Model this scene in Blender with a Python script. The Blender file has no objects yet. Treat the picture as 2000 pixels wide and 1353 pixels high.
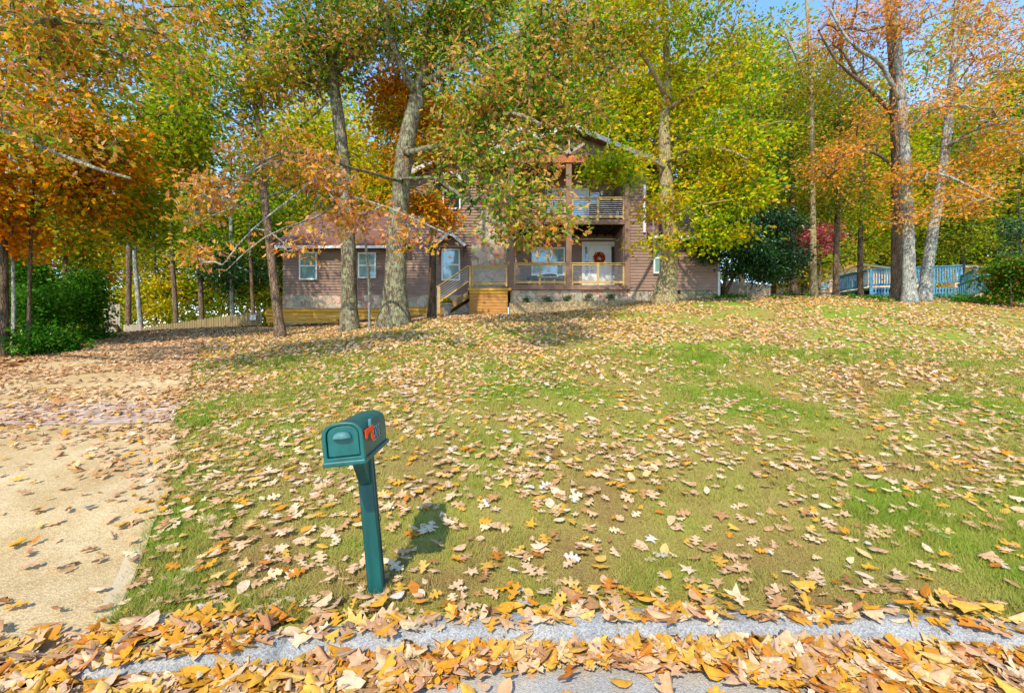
import bpy, math, random
import numpy as np
from mathutils import Vector, Matrix, Euler
rng = np.random.default_rng(7)
random.seed(7)
scene = bpy.context.scene
COL = scene.collection
# ------------------------------------------------------------------ camera, world, sun, exposure
EYE = 1.65
F = 900.0                       # focal length in photo pixels (2000 wide)
cam_d = bpy.data.cameras.new("camera"); cam = bpy.data.objects.new("camera", cam_d); COL.objects.link(cam)
cam.location = (0, 0, EYE); cam.rotation_euler = (math.radians(90), 0, 0)
cam_d.sensor_width = 36; cam_d.lens = 36 * F / 2000; cam_d.clip_start = 0.05; cam_d.clip_end = 2000
scene.camera = cam
SUNV = Vector((-0.24, -0.76, 0.76)).normalized()
sun_el = math.asin(SUNV.z); sun_az = math.atan2(SUNV.x, SUNV.y)
world = bpy.data.worlds.new("World"); scene.world = world; world.use_nodes = True
wn = world.node_tree; wn.nodes.clear()
sky = wn.nodes.new("ShaderNodeTexSky"); sky.sky_type = 'NISHITA'; sky.sun_disc = False
sky.sun_elevation = sun_el; sky.sun_rotation = sun_az; sky.air_density = 1.0; sky.dust_density = 0.0; sky.ozone_density = 3.0
bg = wn.nodes.new("ShaderNodeBackground"); bg.inputs[1].default_value = 0.15
wo = wn.nodes.new("ShaderNodeOutputWorld")
hs = wn.nodes.new('ShaderNodeHueSaturation'); hs.inputs['Saturation'].default_value = 1.12; wn.links.new(sky.outputs[0], hs.inputs['Color']); wn.links.new(hs.outputs[0], bg.inputs[0]); wn.links.new(bg.outputs[0], wo.inputs[0])
sl = bpy.data.lights.new("sun", 'SUN'); sl.energy = 2.1; sl.angle = math.radians(0.8); sl.color = (1.0, 0.90, 0.72)
so = bpy.data.objects.new("sun", sl); COL.objects.link(so); so.rotation_euler = SUNV.to_track_quat('Z', 'Y').to_euler()
scene.view_settings.view_transform = 'Standard'; scene.view_settings.look = 'None'
scene.view_settings.exposure = 1.5; scene.view_settings.gamma = 1
scene.render.engine = 'CYCLES'
scene.cycles.max_bounces = 6; scene.cycles.diffuse_bounces = 3; scene.cycles.transmission_bounces = 4
scene.cycles.glossy_bounces = 2; scene.cycles.transparent_max_bounces = 4

# ------------------------------------------------------------------ helpers
def W(px, py, Y):               # a photo pixel at distance Y -> world point
    return np.array(((px - 1000) * Y / F, Y, EYE + (676.5 - py) * Y / F))
def hx(px, Y): return (px - 1000) * Y / F
def hz(py, Y): return EYE + (676.5 - py) * Y / F
def lin(h, k=1.0):
    h = h.lstrip('#'); c = [int(h[i:i + 2], 16) / 255 for i in (0, 2, 4)]
    return tuple([((x + .055) / 1.055) ** 2.4 * k if x > .04045 else x / 12.92 * k for x in c]) + (1,)
def tag(o, label=None, cat=None, group=None, kind=None):
    if label: o["label"] = label
    if cat: o["category"] = cat
    if group: o["group"] = group
    if kind: o["kind"] = kind
    return o
def empty(name, loc, label, cat, group=None, rot=(0, 0, 0)):
    o = bpy.data.objects.new(name, None); COL.objects.link(o); o.empty_display_size = .2
    o.location = tuple(loc); o.rotation_euler = rot
    return tag(o, label, cat, group)
def link_mesh(name, me, mat=None, parent=None, origin=None):
    o = bpy.data.objects.new(name, me); COL.objects.link(o)
    if mat: me.materials.append(mat)
    if parent:
        o.parent = parent
    return o
def copy_tree(o, parent=None):
    c = o.copy(); COL.objects.link(c); c.parent = parent
    for ch in list(o.children): copy_tree(ch, c)
    return c
class MB:
    """collects shapes (world coordinates) and builds one mesh object, local to its parent's location"""
    def __init__(s): s.v = []; s.f = []
    def add(s, vs, fs):
        b = len(s.v); s.v += [tuple(map(float, p)) for p in vs]; s.f += [tuple(b + i for i in f) for f in fs]; return s
    def box(s, x0, x1, y0, y1, z0, z1, M=None):
        vs = [(x, y, z) for z in (z0, z1) for y in (y0, y1) for x in (x0, x1)]
        if M is not None: vs = [M @ Vector(p) for p in vs]
        return s.add(vs, [(0, 2, 3, 1), (4, 5, 7, 6), (0, 1, 5, 4), (2, 6, 7, 3), (0, 4, 6, 2), (1, 3, 7, 5)])
    def quad(s, a, b, c, d): return s.add([a, b, c, d], [(0, 1, 2, 3)])
    def bar(s, a, b, w, h, up=(0, 0, 1)):
        a = Vector(a); b = Vector(b); d = (b - a); L = d.length; d.normalize()
        u = Vector(up); 
        if abs(d.dot(u)) > .98: u = Vector((0, 1, 0))
        r = d.cross(u).normalized(); u = r.cross(d).normalized()
        vs = []
        for p in (a, b):
            for i, j in ((-1, -1), (1, -1), (1, 1), (-1, 1)): vs.append(p + r * w / 2 * i + u * h / 2 * j)
        return s.add(vs, [(3, 2, 1, 0), (4, 5, 6, 7), (0, 1, 5, 4), (1, 2, 6, 5), (2, 3, 7, 6), (3, 0, 4, 7)])
    def tube(s, pts, rad, n=8, wob=0, seed=0, cap=True):
        pts = [Vector(p) for p in pts]; rs = random.Random(seed); vs = []; fs = []
        for i, p in enumerate(pts):
            d = (pts[min(i + 1, len(pts) - 1)] - pts[max(i - 1, 0)]).normalized()
            a = Vector((1, 0, 0)) if abs(d.x) < .8 else Vector((0, 1, 0))
            u = d.cross(a).normalized(); w = d.cross(u)
            for k in range(n):
                t = 2 * math.pi * k / n; r = rad[i] * (1 + wob * (rs.random() - .5))
                vs.append(p + (u * math.cos(t) + w * math.sin(t)) * r)
        for i in range(len(pts) - 1):
            for k in range(n):
                k2 = (k + 1) % n; fs.append((i * n + k, i * n + k2, (i + 1) * n + k2, (i + 1) * n + k))
        if cap: fs.append(tuple(range(n))[::-1]); fs.append(tuple((len(pts) - 1) * n + k for k in range(n)))
        return s.add(vs, fs)
    def lathe(s, c, prof, n=24):
        vs = []; fs = []
        for r, z in prof:
            for k in range(n):
                t = 2 * math.pi * k / n; vs.append((c[0] + r * math.cos(t), c[1] + r * math.sin(t), c[2] + z))
        for i in range(len(prof) - 1):
            for k in range(n):
                k2 = (k + 1) % n; fs.append((i * n + k, i * n + k2, (i + 1) * n + k2, (i + 1) * n + k))
        return s.add(vs, fs)
    def prism(s, poly, axis, a, b):   # polygon of 2D points extruded along axis ('x','y','z') from a to b
        def P(p, t): return (t, p[0], p[1]) if axis == 'x' else ((p[0], t, p[1]) if axis == 'y' else (p[0], p[1], t))
        n = len(poly); vs = [P(p, a) for p in poly] + [P(p, b) for p in poly]
        return s.add(vs, [tuple(range(n)), tuple(range(n, 2 * n))[::-1]] + [(i, i + n, (i + 1) % n + n, (i + 1) % n) for i in range(n)])
    def build(s, name, mat, parent=None, smooth=False, bevel=0, local=False):
        me = bpy.data.meshes.new(name)
        off = Vector(parent.location) if (parent and not local) else Vector((0, 0, 0))
        g = parent
        while g and g.parent and not local: g = g.parent; off += Vector(g.location)
        me.from_pydata([tuple(Vector(p) - off) for p in s.v], [], s.f); me.update()
        import bmesh
        bm = bmesh.new(); bm.from_mesh(me); bmesh.ops.recalc_face_normals(bm, faces=bm.faces); bm.to_mesh(me); bm.free()
        o = link_mesh(name, me, mat, parent)
        if smooth:
            me.polygons.foreach_set("use_smooth", [True] * len(me.polygons))
        if bevel:
            m = o.modifiers.new("bevel", 'BEVEL'); m.width = bevel; m.segments = 2; m.limit_method = 'ANGLE'
        return o

# value noise in numpy
def _h(i, j, s):
    i = i.astype(np.int64); j = j.astype(np.int64)
    n = (i * 374761393 + j * 668265263 + s * 1442695041) & 0x7fffffff
    n = ((n ^ (n >> 13)) * 1274126177) & 0x7fffffff
    return ((n ^ (n >> 16)) & 0xffff) / 65535.0
def vnoise(x, y, sc=1.0, seed=0, octv=3):
    x = np.asarray(x, float) * sc; y = np.asarray(y, float) * sc; t = 0; a = 1; tot = 0
    for o in range(octv):
        xi = np.floor(x); yi = np.floor(y); fx = x - xi; fy = y - yi
        fx = fx * fx * (3 - 2 * fx); fy = fy * fy * (3 - 2 * fy)
        v = (_h(xi, yi, seed + o) * (1 - fx) + _h(xi + 1, yi, seed + o) * fx) * (1 - fy) + \
            (_h(xi, yi + 1, seed + o) * (1 - fx) + _h(xi + 1, yi + 1, seed + o) * fx) * fy
        t = t + a * v; tot += a; a *= .5; x = x * 2.03 + 5.1; y = y * 2.03 + 9.7
    return t / tot

# ------------------------------------------------------------------ materials
def newmat(name):
    m = bpy.data.materials.new(name); m.use_nodes = True; nt = m.node_tree; nt.nodes.clear()
    out = nt.nodes.new("ShaderNodeOutputMaterial"); return m, nt, out
def N(nt, t, **kw):
    n = nt.nodes.new(t)
    for k, v in kw.items():
        if k.startswith('i_'): n.inputs[int(k[2:]) if k[2:].isdigit() else k[2:].replace('_', ' ')].default_value = v
        else: setattr(n, k, v)
    return n
def ramp(nt, stops, interp='LINEAR'):
    r = nt.nodes.new("ShaderNodeValToRGB"); r.color_ramp.interpolation = interp; e = r.color_ramp.elements
    while len(e) > 1: e.remove(e[0])
    e[0].position = stops[0][0]; e[0].color = stops[0][1]
    for p, c in stops[1:]:
        x = e.new(p); x.color = c
    return r
def principled(nt, out, rough=.7, spec=.3):
    b = nt.nodes.new("ShaderNodeBsdfPrincipled"); b.inputs['Roughness'].default_value = rough
    b.inputs['Specular IOR Level'].default_value = spec; nt.links.new(b.outputs[0], out.inputs[0]); return b
def coords(nt, scale=(1, 1, 1)):
    tc = nt.nodes.new("ShaderNodeTexCoord"); mp = nt.nodes.new("ShaderNodeMapping"); mp.inputs['Scale'].default_value = scale
    nt.links.new(tc.outputs['Object'], mp.inputs[0]); return mp
def mat_noise(name, cols, scale=5, stretch=(1, 1, 1), rough=.8, bump=.0, detail=4, spec=.2, lo=.3, hi=.7, bscale=None, bdist=.01):
    m, nt, out = newmat(name); b = principled(nt, out, rough, spec); mp = coords(nt, stretch)
    n = N(nt, "ShaderNodeTexNoise", i_Scale=scale, i_Detail=detail); nt.links.new(mp.outputs[0], n.inputs[0])
    st = [(lo + (hi - lo) * i / max(1, len(cols) - 1), c) for i, c in enumerate(cols)]
    r = ramp(nt, st); nt.links.new(n.outputs[0], r.inputs[0]); nt.links.new(r.outputs[0], b.inputs['Base Color'])
    if bump:
        n2 = N(nt, "ShaderNodeTexNoise", i_Scale=bscale or scale * 3, i_Detail=3); nt.links.new(mp.outputs[0], n2.inputs[0])
        bu = N(nt, "ShaderNodeBump", i_Strength=bump, i_Distance=bdist); nt.links.new(n2.outputs[0], bu.inputs['Height'])
        nt.links.new(bu.outputs[0], b.inputs['Normal'])
    return m
def mat_leaf(name, stops, transl=.35, k=.8, rough=None, mott=0):
    m, nt, out = newmat(name)
    at = N(nt, "ShaderNodeAttribute", attribute_name="rnd"); r = ramp(nt, [(p, lin(c, k)) for p, c in stops])
    nt.links.new(at.outputs['Fac'], r.inputs[0])
    d = nt.nodes.new("ShaderNodeBsdfDiffuse") if rough is None else N(nt, "ShaderNodeBsdfPrincipled", i_Roughness=rough)
    t = nt.nodes.new("ShaderNodeBsdfTranslucent"); mx = N(nt, "ShaderNodeMixShader", i_0=transl)
    co = r.outputs[0]
    if mott:
        mp = coords(nt); nz = N(nt, "ShaderNodeTexNoise", i_Scale=38, i_Detail=5, i_Roughness=.7); nt.links.new(mp.outputs[0], nz.inputs[0])
        mr = N(nt, "ShaderNodeMapRange", i_1=.3, i_2=.7, i_3=1 - mott, i_4=1 + mott * .6); nt.links.new(nz.outputs[0], mr.inputs[0])
        mu = N(nt, "ShaderNodeVectorMath", operation='SCALE'); nt.links.new(co, mu.inputs[0]); nt.links.new(mr.outputs[0], mu.inputs['Scale']); co = mu.outputs[0]
    nt.links.new(co, d.inputs[0]); nt.links.new(co, t.inputs[0])
    nt.links.new(d.outputs[0], mx.inputs[1]); nt.links.new(t.outputs[0], mx.inputs[2]); nt.links.new(mx.outputs[0], out.inputs[0])
    return m
def mat_stone(name, cols, scale=2.6, grout='#5b5348', gw=.045):
    m, nt, out = newmat(name); b = principled(nt, out, .85, .2); mp = coords(nt)
    nz = N(nt, "ShaderNodeTexNoise", i_Scale=2.5, i_Detail=3); nt.links.new(mp.outputs[0], nz.inputs[0])
    ad = N(nt, "ShaderNodeMixRGB", blend_type='ADD', i_Fac=.28); nt.links.new(mp.outputs[0], ad.inputs[1]); nt.links.new(nz.outputs['Color'], ad.inputs[2])
    v = N(nt, "ShaderNodeTexVoronoi", i_Scale=scale); v2 = N(nt, "ShaderNodeTexVoronoi", feature='DISTANCE_TO_EDGE', i_Scale=scale)
    nt.links.new(ad.outputs[0], v.inputs[0]); nt.links.new(ad.outputs[0], v2.inputs[0])
    sp = nt.nodes.new("ShaderNodeSeparateColor"); nt.links.new(v.outputs['Color'], sp.inputs[0])
    r = ramp(nt, [(i / len(cols), lin(c)) for i, c in enumerate(cols)], 'CONSTANT'); nt.links.new(sp.outputs[0], r.inputs[0])
    n3 = N(nt, "ShaderNodeTexNoise", i_Scale=14, i_Detail=5); nt.links.new(mp.outputs[0], n3.inputs[0])
    mr = N(nt, "ShaderNodeMapRange", i_1=.2, i_2=.8, i_3=.65, i_4=1.25); nt.links.new(n3.outputs[0], mr.inputs[0])
    mu = N(nt, "ShaderNodeVectorMath", operation='SCALE'); nt.links.new(r.outputs[0], mu.inputs[0]); nt.links.new(mr.outputs[0], mu.inputs['Scale'])
    e = ramp(nt, [(0, (0, 0, 0, 1)), (gw, (1, 1, 1, 1))]); nt.links.new(v2.outputs[0], e.inputs[0])
    mx = N(nt, "ShaderNodeMixRGB"); nt.links.new(e.outputs[0], mx.inputs[0]); mx.inputs[1].default_value = lin(grout)
    nt.links.new(mu.outputs[0], mx.inputs[2]); nt.links.new(mx.outputs[0], b.inputs['Base Color'])
    bu = N(nt, "ShaderNodeBump", i_Strength=.7, i_Distance=.03); nt.links.new(e.outputs[0], bu.inputs['Height']); nt.links.new(bu.outputs[0], b.inputs['Normal'])
    return m
def mat_brick(name, cols, mortar, scale, axes='XZ', zk=1.0, w=.5, h=.25, ms=.02, rough=.85):
    m, nt, out = newmat(name); b = principled(nt, out, rough, .2); mp = coords(nt)
    s = nt.nodes.new("ShaderNodeSeparateXYZ"); nt.links.new(mp.outputs[0], s.inputs[0]); c = nt.nodes.new("ShaderNodeCombineXYZ")
    nt.links.new(s.outputs[axes[0]], c.inputs[0]); mz = N(nt, "ShaderNodeMath", operation='MULTIPLY', i_1=zk)
    nt.links.new(s.outputs[axes[1]], mz.inputs[0]); nt.links.new(mz.outputs[0], c.inputs[1])
    br = N(nt, "ShaderNodeTexBrick", i_Scale=scale); br.inputs['Color1'].default_value = lin(cols[0]); br.inputs['Color2'].default_value = lin(cols[1])
    br.inputs['Mortar'].default_value = lin(mortar); br.inputs['Mortar Size'].default_value = ms; br.inputs['Brick Width'].default_value = w; br.inputs['Row Height'].default_value = h
    nt.links.new(c.outputs[0], br.inputs[0])
    n = N(nt, "ShaderNodeTexNoise", i_Scale=3, i_Detail=5); nt.links.new(mp.outputs[0], n.inputs[0])
    mr = N(nt, "ShaderNodeMapRange", i_1=.25, i_2=.75, i_3=.7, i_4=1.3); nt.links.new(n.outputs[0], mr.inputs[0])
    mu = N(nt, "ShaderNodeVectorMath", operation='SCALE'); nt.links.new(br.outputs[0], mu.inputs[0]); nt.links.new(mr.outputs[0], mu.inputs['Scale'])
    nt.links.new(mu.outputs[0], b.inputs['Base Color'])
    bu = N(nt, "ShaderNodeBump", i_Strength=.5, i_Distance=.01, invert=True); nt.links.new(br.outputs['Fac'], bu.inputs['Height']); nt.links.new(bu.outputs[0], b.inputs['Normal'])
    return m

M = {}
M['siding'] = mat_noise('brown_siding', [lin('#7f675a'), lin('#8b7264'), lin('#957b6c')], 1.1, (1, 1, 2), .75, .0)
M['trim_brown'] = mat_noise('brown_trim', [lin('#7a5e4f'), lin('#896b5a')], 4, (1, 1, 1), .7)
M['gable'] = mat_noise('gable_boards', [lin('#6b5a49'), lin('#7d6b58')], 6, (4, 1, .4), .8)
M['beam'] = mat_noise('red_beam', [lin('#96553c'), lin('#a9644a')], 6, (1, 1, 3), .7)
M['white'] = mat_noise('white_paint', [lin('#cfcfca'), lin('#dedede')], 5, (1, 1, 1), .5)
M['whitegrey'] = mat_noise('weathered_fascia', [lin('#a8a49c'), lin('#cfccc4')], 7, (1, 1, 1), .6)
M['cedar'] = mat_noise('orange_cedar', [lin('#9a6a34'), lin('#b07c40'), lin('#bd8a4a')], 5, (.5, 1, 6), .65, .15)
M['yellowwood'] = mat_noise('yellow_pine', [lin('#b5822a'), lin('#cb9636'), lin('#d9a848')], 5, (.5, 1, 6), .65, .15)
M['railwood'] = mat_noise('tan_rail_wood', [lin('#9a7f50'), lin('#b0945c'), lin('#bda46e')], 5, (.5, 1, 6), .65, .15)
M['greywood'] = mat_noise('grey_planks', [lin('#7f7362'), lin('#9c8f7b'), lin('#ada08b')], 5, (5, 5, .5), .85, .2)
M['fencewood'] = mat_noise('tan_pickets', [lin('#6e5c42'), lin('#86734f'), lin('#97845c')], 3, (7, 7, .4), .85, .2)
M['stepwood'] = mat_noise('step_wood', [lin('#6f5636'), lin('#8c6e45')], 6, (1, 1, 3), .8, .1)
M['teak'] = mat_noise('weathered_teak', [lin('#5f5040'), lin('#80705c')], 6, (1, 1, 3), .8, .1)
M['stone'] = mat_stone('flagstone', ['#b59a86', '#a3947c', '#bfa592', '#9a9884', '#b8a488', '#ad8472', '#a89c88', '#c4b096'], 2.9, '#8f7f6c', .03)
M['stone_green'] = mat_stone('mossy_stone', ['#8d8468', '#7d7c5c', '#9c8a72', '#6f7454', '#94806a'], 1.6)
M['pebble'] = mat_stone('pebble_wall', ['#b39a70', '#c2ab82', '#a58c66', '#bda27c'], 14, '#7d6a4a', .06)
M['shingle'] = mat_brick('purple_shingle', ['#85604e', '#694a40'], '#4a3530', 1, 'XZ', 1.9, .9, .14, .012)
M['shingle_y'] = mat_brick('purple_shingle_side', ['#85604e', '#694a40'], '#4a3530', 1, 'YZ', 2.2, .9, .14, .012)
M['nbrick'] = mat_brick('tan_brick', ['#b58f6c', '#c9a684'], '#cdbda3', 1, 'XZ', 1, .42, .16, .02)
M['metal'] = mat_noise('steel_cable', [lin('#b9bcc0'), lin('#d0d3d6')], 9, (1, 1, 1), .3, spec=.8)
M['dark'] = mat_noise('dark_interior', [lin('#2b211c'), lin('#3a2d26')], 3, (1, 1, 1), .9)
M['black'] = mat_noise('black_metal', [lin('#1c1c1e'), lin('#2a2a2c')], 6, (1, 1, 1), .4, spec=.5)
M['blue'] = mat_noise('blue_paint', [lin('#45758c'), lin('#55859a'), lin('#6693a4')], 6, (1, 1, 3), .7, .1)
M['teal'] = mat_noise('teal_plastic', [lin('#004642'), lin('#00544e'), lin('#0a6059')], 16, (1, 1, .4), .42, .05, spec=.5, bscale=60, bdist=.003)
M['teal2'] = mat_noise('teal_post', [lin('#003c39'), lin('#004a45'), lin('#105650')], 18, (1, 1, .15), .45, .08, spec=.5, bscale=60, bdist=.003)
M['handle'] = mat_noise('worn_handle', [lin('#356462'), lin('#557c7a')], 30, (1, 1, 1), .45)
M['red'] = mat_noise('red_flag', [lin('#f03000'), lin('#ff4210')], 9, (1, 1, 1), .45, spec=.4)
M['pot'] = mat_noise('grey_pot', [lin('#7d7368'), lin('#93897d')], 8, (1, 1, 1), .8)
M['soil'] = mat_noise('soil', [lin('#3b2a1c'), lin('#4c3826')], 12)
M['navy'] = mat_noise('dark_numbers', [lin('#15172b'), lin('#1d2036')], 5, (1, 1, 1), .5)
M['cushion'] = mat_noise('dark_cushion', [lin('#24303c'), lin('#303d49')], 9)
def mat_glass(name, c1, c2, sc):
    m, nt, out = newmat(name); b = principled(nt, out, .06, 1.0); mp = coords(nt)
    w = N(nt, "ShaderNodeTexWave", wave_type='BANDS', bands_direction='Z', i_Scale=sc); nt.links.new(mp.outputs[0], w.inputs[0])
    r = ramp(nt, [(.3, lin(c1)), (.6, lin(c2))]); nt.links.new(w.outputs[0], r.inputs[0]); nt.links.new(r.outputs[0], b.inputs[0])
    b.inputs['Coat Weight'].default_value = 1.0; b.inputs['Coat Roughness'].default_value = .02; b.inputs['Coat IOR'].default_value = 1.6
    n = N(nt, "ShaderNodeTexNoise", i_Scale=1.5); nt.links.new(mp.outputs[0], n.inputs[0])
    bu = N(nt, "ShaderNodeBump", i_Strength=.12, i_Distance=.05); nt.links.new(n.outputs[0], bu.inputs['Height']); nt.links.new(bu.outputs[0], b.inputs['Coat Normal'])
    return m
M['glass'] = mat_glass('window_glass', '#5c7f7c', '#86a6a0', 9)
M['glass_dark'] = mat_glass('dark_window_glass', '#1d2a2c', '#26363a', 9)
def mat_bark(name, cols, scale=9, lichen=None):
    m, nt, out = newmat(name); b = principled(nt, out, .9, .15); mp = coords(nt, (1, 1, .28))
    n = N(nt, "ShaderNodeTexNoise", i_Scale=scale, i_Detail=6, i_Roughness=.65); nt.links.new(mp.outputs[0], n.inputs[0])
    r = ramp(nt, [(.3 + .4 * i / (len(cols) - 1), lin(c)) for i, c in enumerate(cols)]); nt.links.new(n.outputs[0], r.inputs[0])
    v = N(nt, "ShaderNodeTexVoronoi", feature='DISTANCE_TO_EDGE', i_Scale=scale * 2.2); nt.links.new(mp.outputs[0], v.inputs[0])
    e = ramp(nt, [(0, (.35, .35, .35, 1)), (.12, (1, 1, 1, 1))]); nt.links.new(v.outputs[0], e.inputs[0])
    mu = N(nt, "ShaderNodeMixRGB", blend_type='MULTIPLY', i_Fac=.75); nt.links.new(r.outputs[0], mu.inputs[1]); nt.links.new(e.outputs[0], mu.inputs[2])
    last = mu.outputs[0]
    if lichen:
        mp2 = coords(nt); n2 = N(nt, "ShaderNodeTexNoise", i_Scale=5, i_Detail=6, i_Roughness=.7); nt.links.new(mp2.outputs[0], n2.inputs[0])
        rr = ramp(nt, [(.5, (0, 0, 0, 1)), (.58, (1, 1, 1, 1))]); nt.links.new(n2.outputs[0], rr.inputs[0])
        mx = N(nt, "ShaderNodeMixRGB"); nt.links.new(rr.outputs[0], mx.inputs[0]); nt.links.new(last, mx.inputs[1]); mx.inputs[2].default_value = lin(lichen); last = mx.outputs[0]
    nt.links.new(last, b.inputs[0])
    bu = N(nt, "ShaderNodeBump", i_Strength=.9, i_Distance=.03); nt.links.new(e.outputs[0], bu.inputs['Height']); nt.links.new(bu.outputs[0], b.inputs['Normal'])
    return m
M['bark_oak'] = mat_bark('oak_bark', ['#463c30', '#756955', '#968a74'], 7, '#8e8f6c')
M['bark_tan'] = mat_bark('tan_bark', ['#7a6648', '#a38c66', '#b8a27c'], 7, '#9c9462')
M['bark_grey'] = mat_bark('grey_bark', ['#6f6a60', '#97928a', '#b4b0a4'], 8, '#a9ad9c')
M['bark_dark'] = mat_bark('dark_bark', ['#352b22', '#5c4c3c', '#7a6850'], 8)
M['bark_brown'] = mat_bark('brown_bark', ['#4c3b2c', '#7a6450', '#94806a'], 8)

L = {}
L['oakmix'] = mat_leaf('oak_leaves_green_tan', [(0, '#39661a'), (.25, '#6f9628'), (.45, '#a3a52c'), (.6, '#c39a3c'), (.8, '#d9a868'), (1, '#d8843a')], .4, 1.0)
L['tanorange'] = mat_leaf('oak_leaves_tan_orange', [(0, '#6f8a24'), (.22, '#b0982c'), (.45, '#d99a2c'), (.65, '#dda058'), (.85, '#dfa878'), (1, '#c06a28')], .42, 1.05)
L['orange'] = mat_leaf('orange_leaves', [(0, '#5f7a1c'), (.22, '#9a8c1c'), (.5, '#e0981a'), (.8, '#e07e14'), (1, '#b85c1a')], .45, 1.05)
L['yellowgreen'] = mat_leaf('yellow_green_leaves', [(0, '#4c8018'), (.3, '#8fae1c'), (.6, '#c9c41e'), (.85, '#ddb01c'), (1, '#c8862a')], .45, 1.0)
L['green'] = mat_leaf('green_leaves', [(0, '#3f6216'), (.3, '#66901c'), (.55, '#98a822'), (.8, '#c2b426'), (1, '#d4942a')], .45, 1.05)
L['yellow'] = mat_leaf('yellow_leaves', [(0, '#77921c'), (.3, '#b8b41c'), (.7, '#e0c020'), (1, '#e09a1c')], .45, 1.05)
L['rust'] = mat_leaf('rust_leaves', [(0, '#93982c'), (.2, '#cc9c30'), (.5, '#e2922a'), (.8, '#e4a860'), (1, '#c0702a')], .45, 1.1)
L['olive'] = mat_leaf('olive_leaves', [(0, '#4c6a1c'), (.35, '#85942a'), (.65, '#b8a32c'), (1, '#c8802c')], .45, 1.1)
L['pink'] = mat_leaf('pink_leaves', [(0, '#a83a50'), (.5, '#d65a74'), (1, '#e08a90')], .35, .9)
L['holly'] = mat_leaf('glossy_dark_leaves', [(0, '#123012'), (.5, '#1f4a1c'), (.85, '#35682a'), (1, '#58843a')], .1, .8, .3)
L['bush'] = mat_leaf('bush_leaves', [(0, '#2f6014'), (.5, '#4c8a22'), (1, '#86b436')], .35, .75)
L['redgreen'] = mat_leaf('red_green_leaves', [(0, '#2f5a18'), (.5, '#5f8a24'), (.75, '#a0842c'), (1, '#c0482c')], .35, .8)
L['litter'] = mat_leaf('fallen_leaf_litter', [(0, '#8c5c34'), (.1, '#b48252'), (.28, '#cfa174'), (.5, '#deb68c'), (.66, '#e6caa4'), (.74, '#dcae50'), (.88, '#dc9a30'), (.95, '#c27430'), (1, '#d8cab8')], .15, .95, mott=.3)
L['litter_dark'] = mat_leaf('brown_leaf_litter', [(0, '#4c2c1c'), (.3, '#7a4a2c'), (.6, '#a06c44'), (.85, '#b8885c'), (1, '#c88a34')], .1, .85, mott=.3)
L['grass'] = mat_leaf('grass_blades', [(0, '#ad8e5a'), (.3, '#b8a45c'), (.55, '#aea84e'), (.8, '#9aa440'), (1, '#80a432')], .25, .9)

# ------------------------------------------------------------------ terrain height
CP = []
def cp(x, y, z): CP.append((x, y, z))
for x in (-8, -4, 0, 4, 8): cp(x, 2.8, 0.0)
for x in (-14, 14): cp(x, 2.8, 0.05)
cp(0, 5, .33); cp(0, 8, .93); cp(0, 11.5, 1.63); cp(0, 15, 2.33); cp(0, 18.5, 2.92); cp(0, 20.8, 3.02); cp(2.6, 20.8, 3.22)
cp(5, 5, .33); cp(6, 10, 1.3); cp(6, 15, 2.5); cp(6.8, 20.8, 3.72); cp(7.1, 19, 3.48)
cp(12, 10, 1.2); cp(13, 15, 2.4); cp(16, 20, 3.72); cp(20, 20, 3.6); cp(19, 16.5, 2.85)
cp(14, 24, 4.2); cp(19, 24, 4.2); cp(26, 20, 3.3); cp(24, 30, 4.6); cp(32, 40, 4.8)
for px, py, Y in ((547, 656, 16), (683, 648, 16), (770, 636, 15.5), (843, 621, 18.5), (520, 640, 21.3), (660, 634, 21.3), (870, 619, 20.3),
                  (400, 642, 21), (270, 652, 22), (450, 640, 20.5), (0, 722, 11.4), (30, 692, 14), (150, 668, 17)):
    p = W(px, py, Y); cp(*p)
cp(-5.66, 7.6, .6); cp(-10, 5, .2); cp(-10, 9, .75); cp(-4, 5, .25); cp(-30, 20, 1.3); cp(-24, 12, .9)
cp(-13, 25, 2.3); cp(-18, 25, 1.9); cp(-25, 34, .5); cp(-8, 26, 3.0); cp(5, 30, 3.6); cp(0, 45, 2.5); cp(-15, 45, .3); cp(0, 80, 0); cp(35, 80, 1.5); cp(-40, 80, -2)
CPa = np.array(CP)
def _tps(r2): return np.where(r2 > 1e-9, .5 * r2 * np.log(np.maximum(r2, 1e-9)), 0)
_n = len(CPa); _A = np.zeros((_n + 3, _n + 3)); _d = ((CPa[:, None, :2] - CPa[None, :, :2]) ** 2).sum(-1)
_A[:_n, :_n] = _tps(_d) + np.eye(_n) * .03; _A[:_n, _n] = 1; _A[:_n, _n + 1:] = CPa[:, :2]; _A[_n, :_n] = 1; _A[_n + 1:, :_n] = CPa[:, :2].T
_w = np.linalg.solve(_A, np.concatenate([CPa[:, 2], np.zeros(3)]))
def height(x, y):
    x = np.asarray(x, float); y = np.asarray(y, float); sh = np.broadcast(x, y).shape
    xc = np.clip(np.broadcast_to(x, sh).ravel(), -45, 45); yc = np.clip(np.broadcast_to(y, sh).ravel(), 2.8, 85)
    out = np.empty(xc.size)
    for i in range(0, xc.size, 20000):
        a = xc[i:i + 20000]; b = yc[i:i + 20000]
        r2 = (a[:, None] - CPa[None, :, 0]) ** 2 + (b[:, None] - CPa[None, :, 1]) ** 2
        out[i:i + 20000] = _tps(r2) @ _w[:_n] + _w[_n] + a * _w[_n + 1] + b * _w[_n + 2]
    near = np.clip((yc - 2.8) / 1.5, 0, 1)                  # kerb line is level
    out = out * near
    return out.reshape(sh)
def hgt(x, y): return float(height(np.array([x]), np.array([y]))[0])
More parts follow.
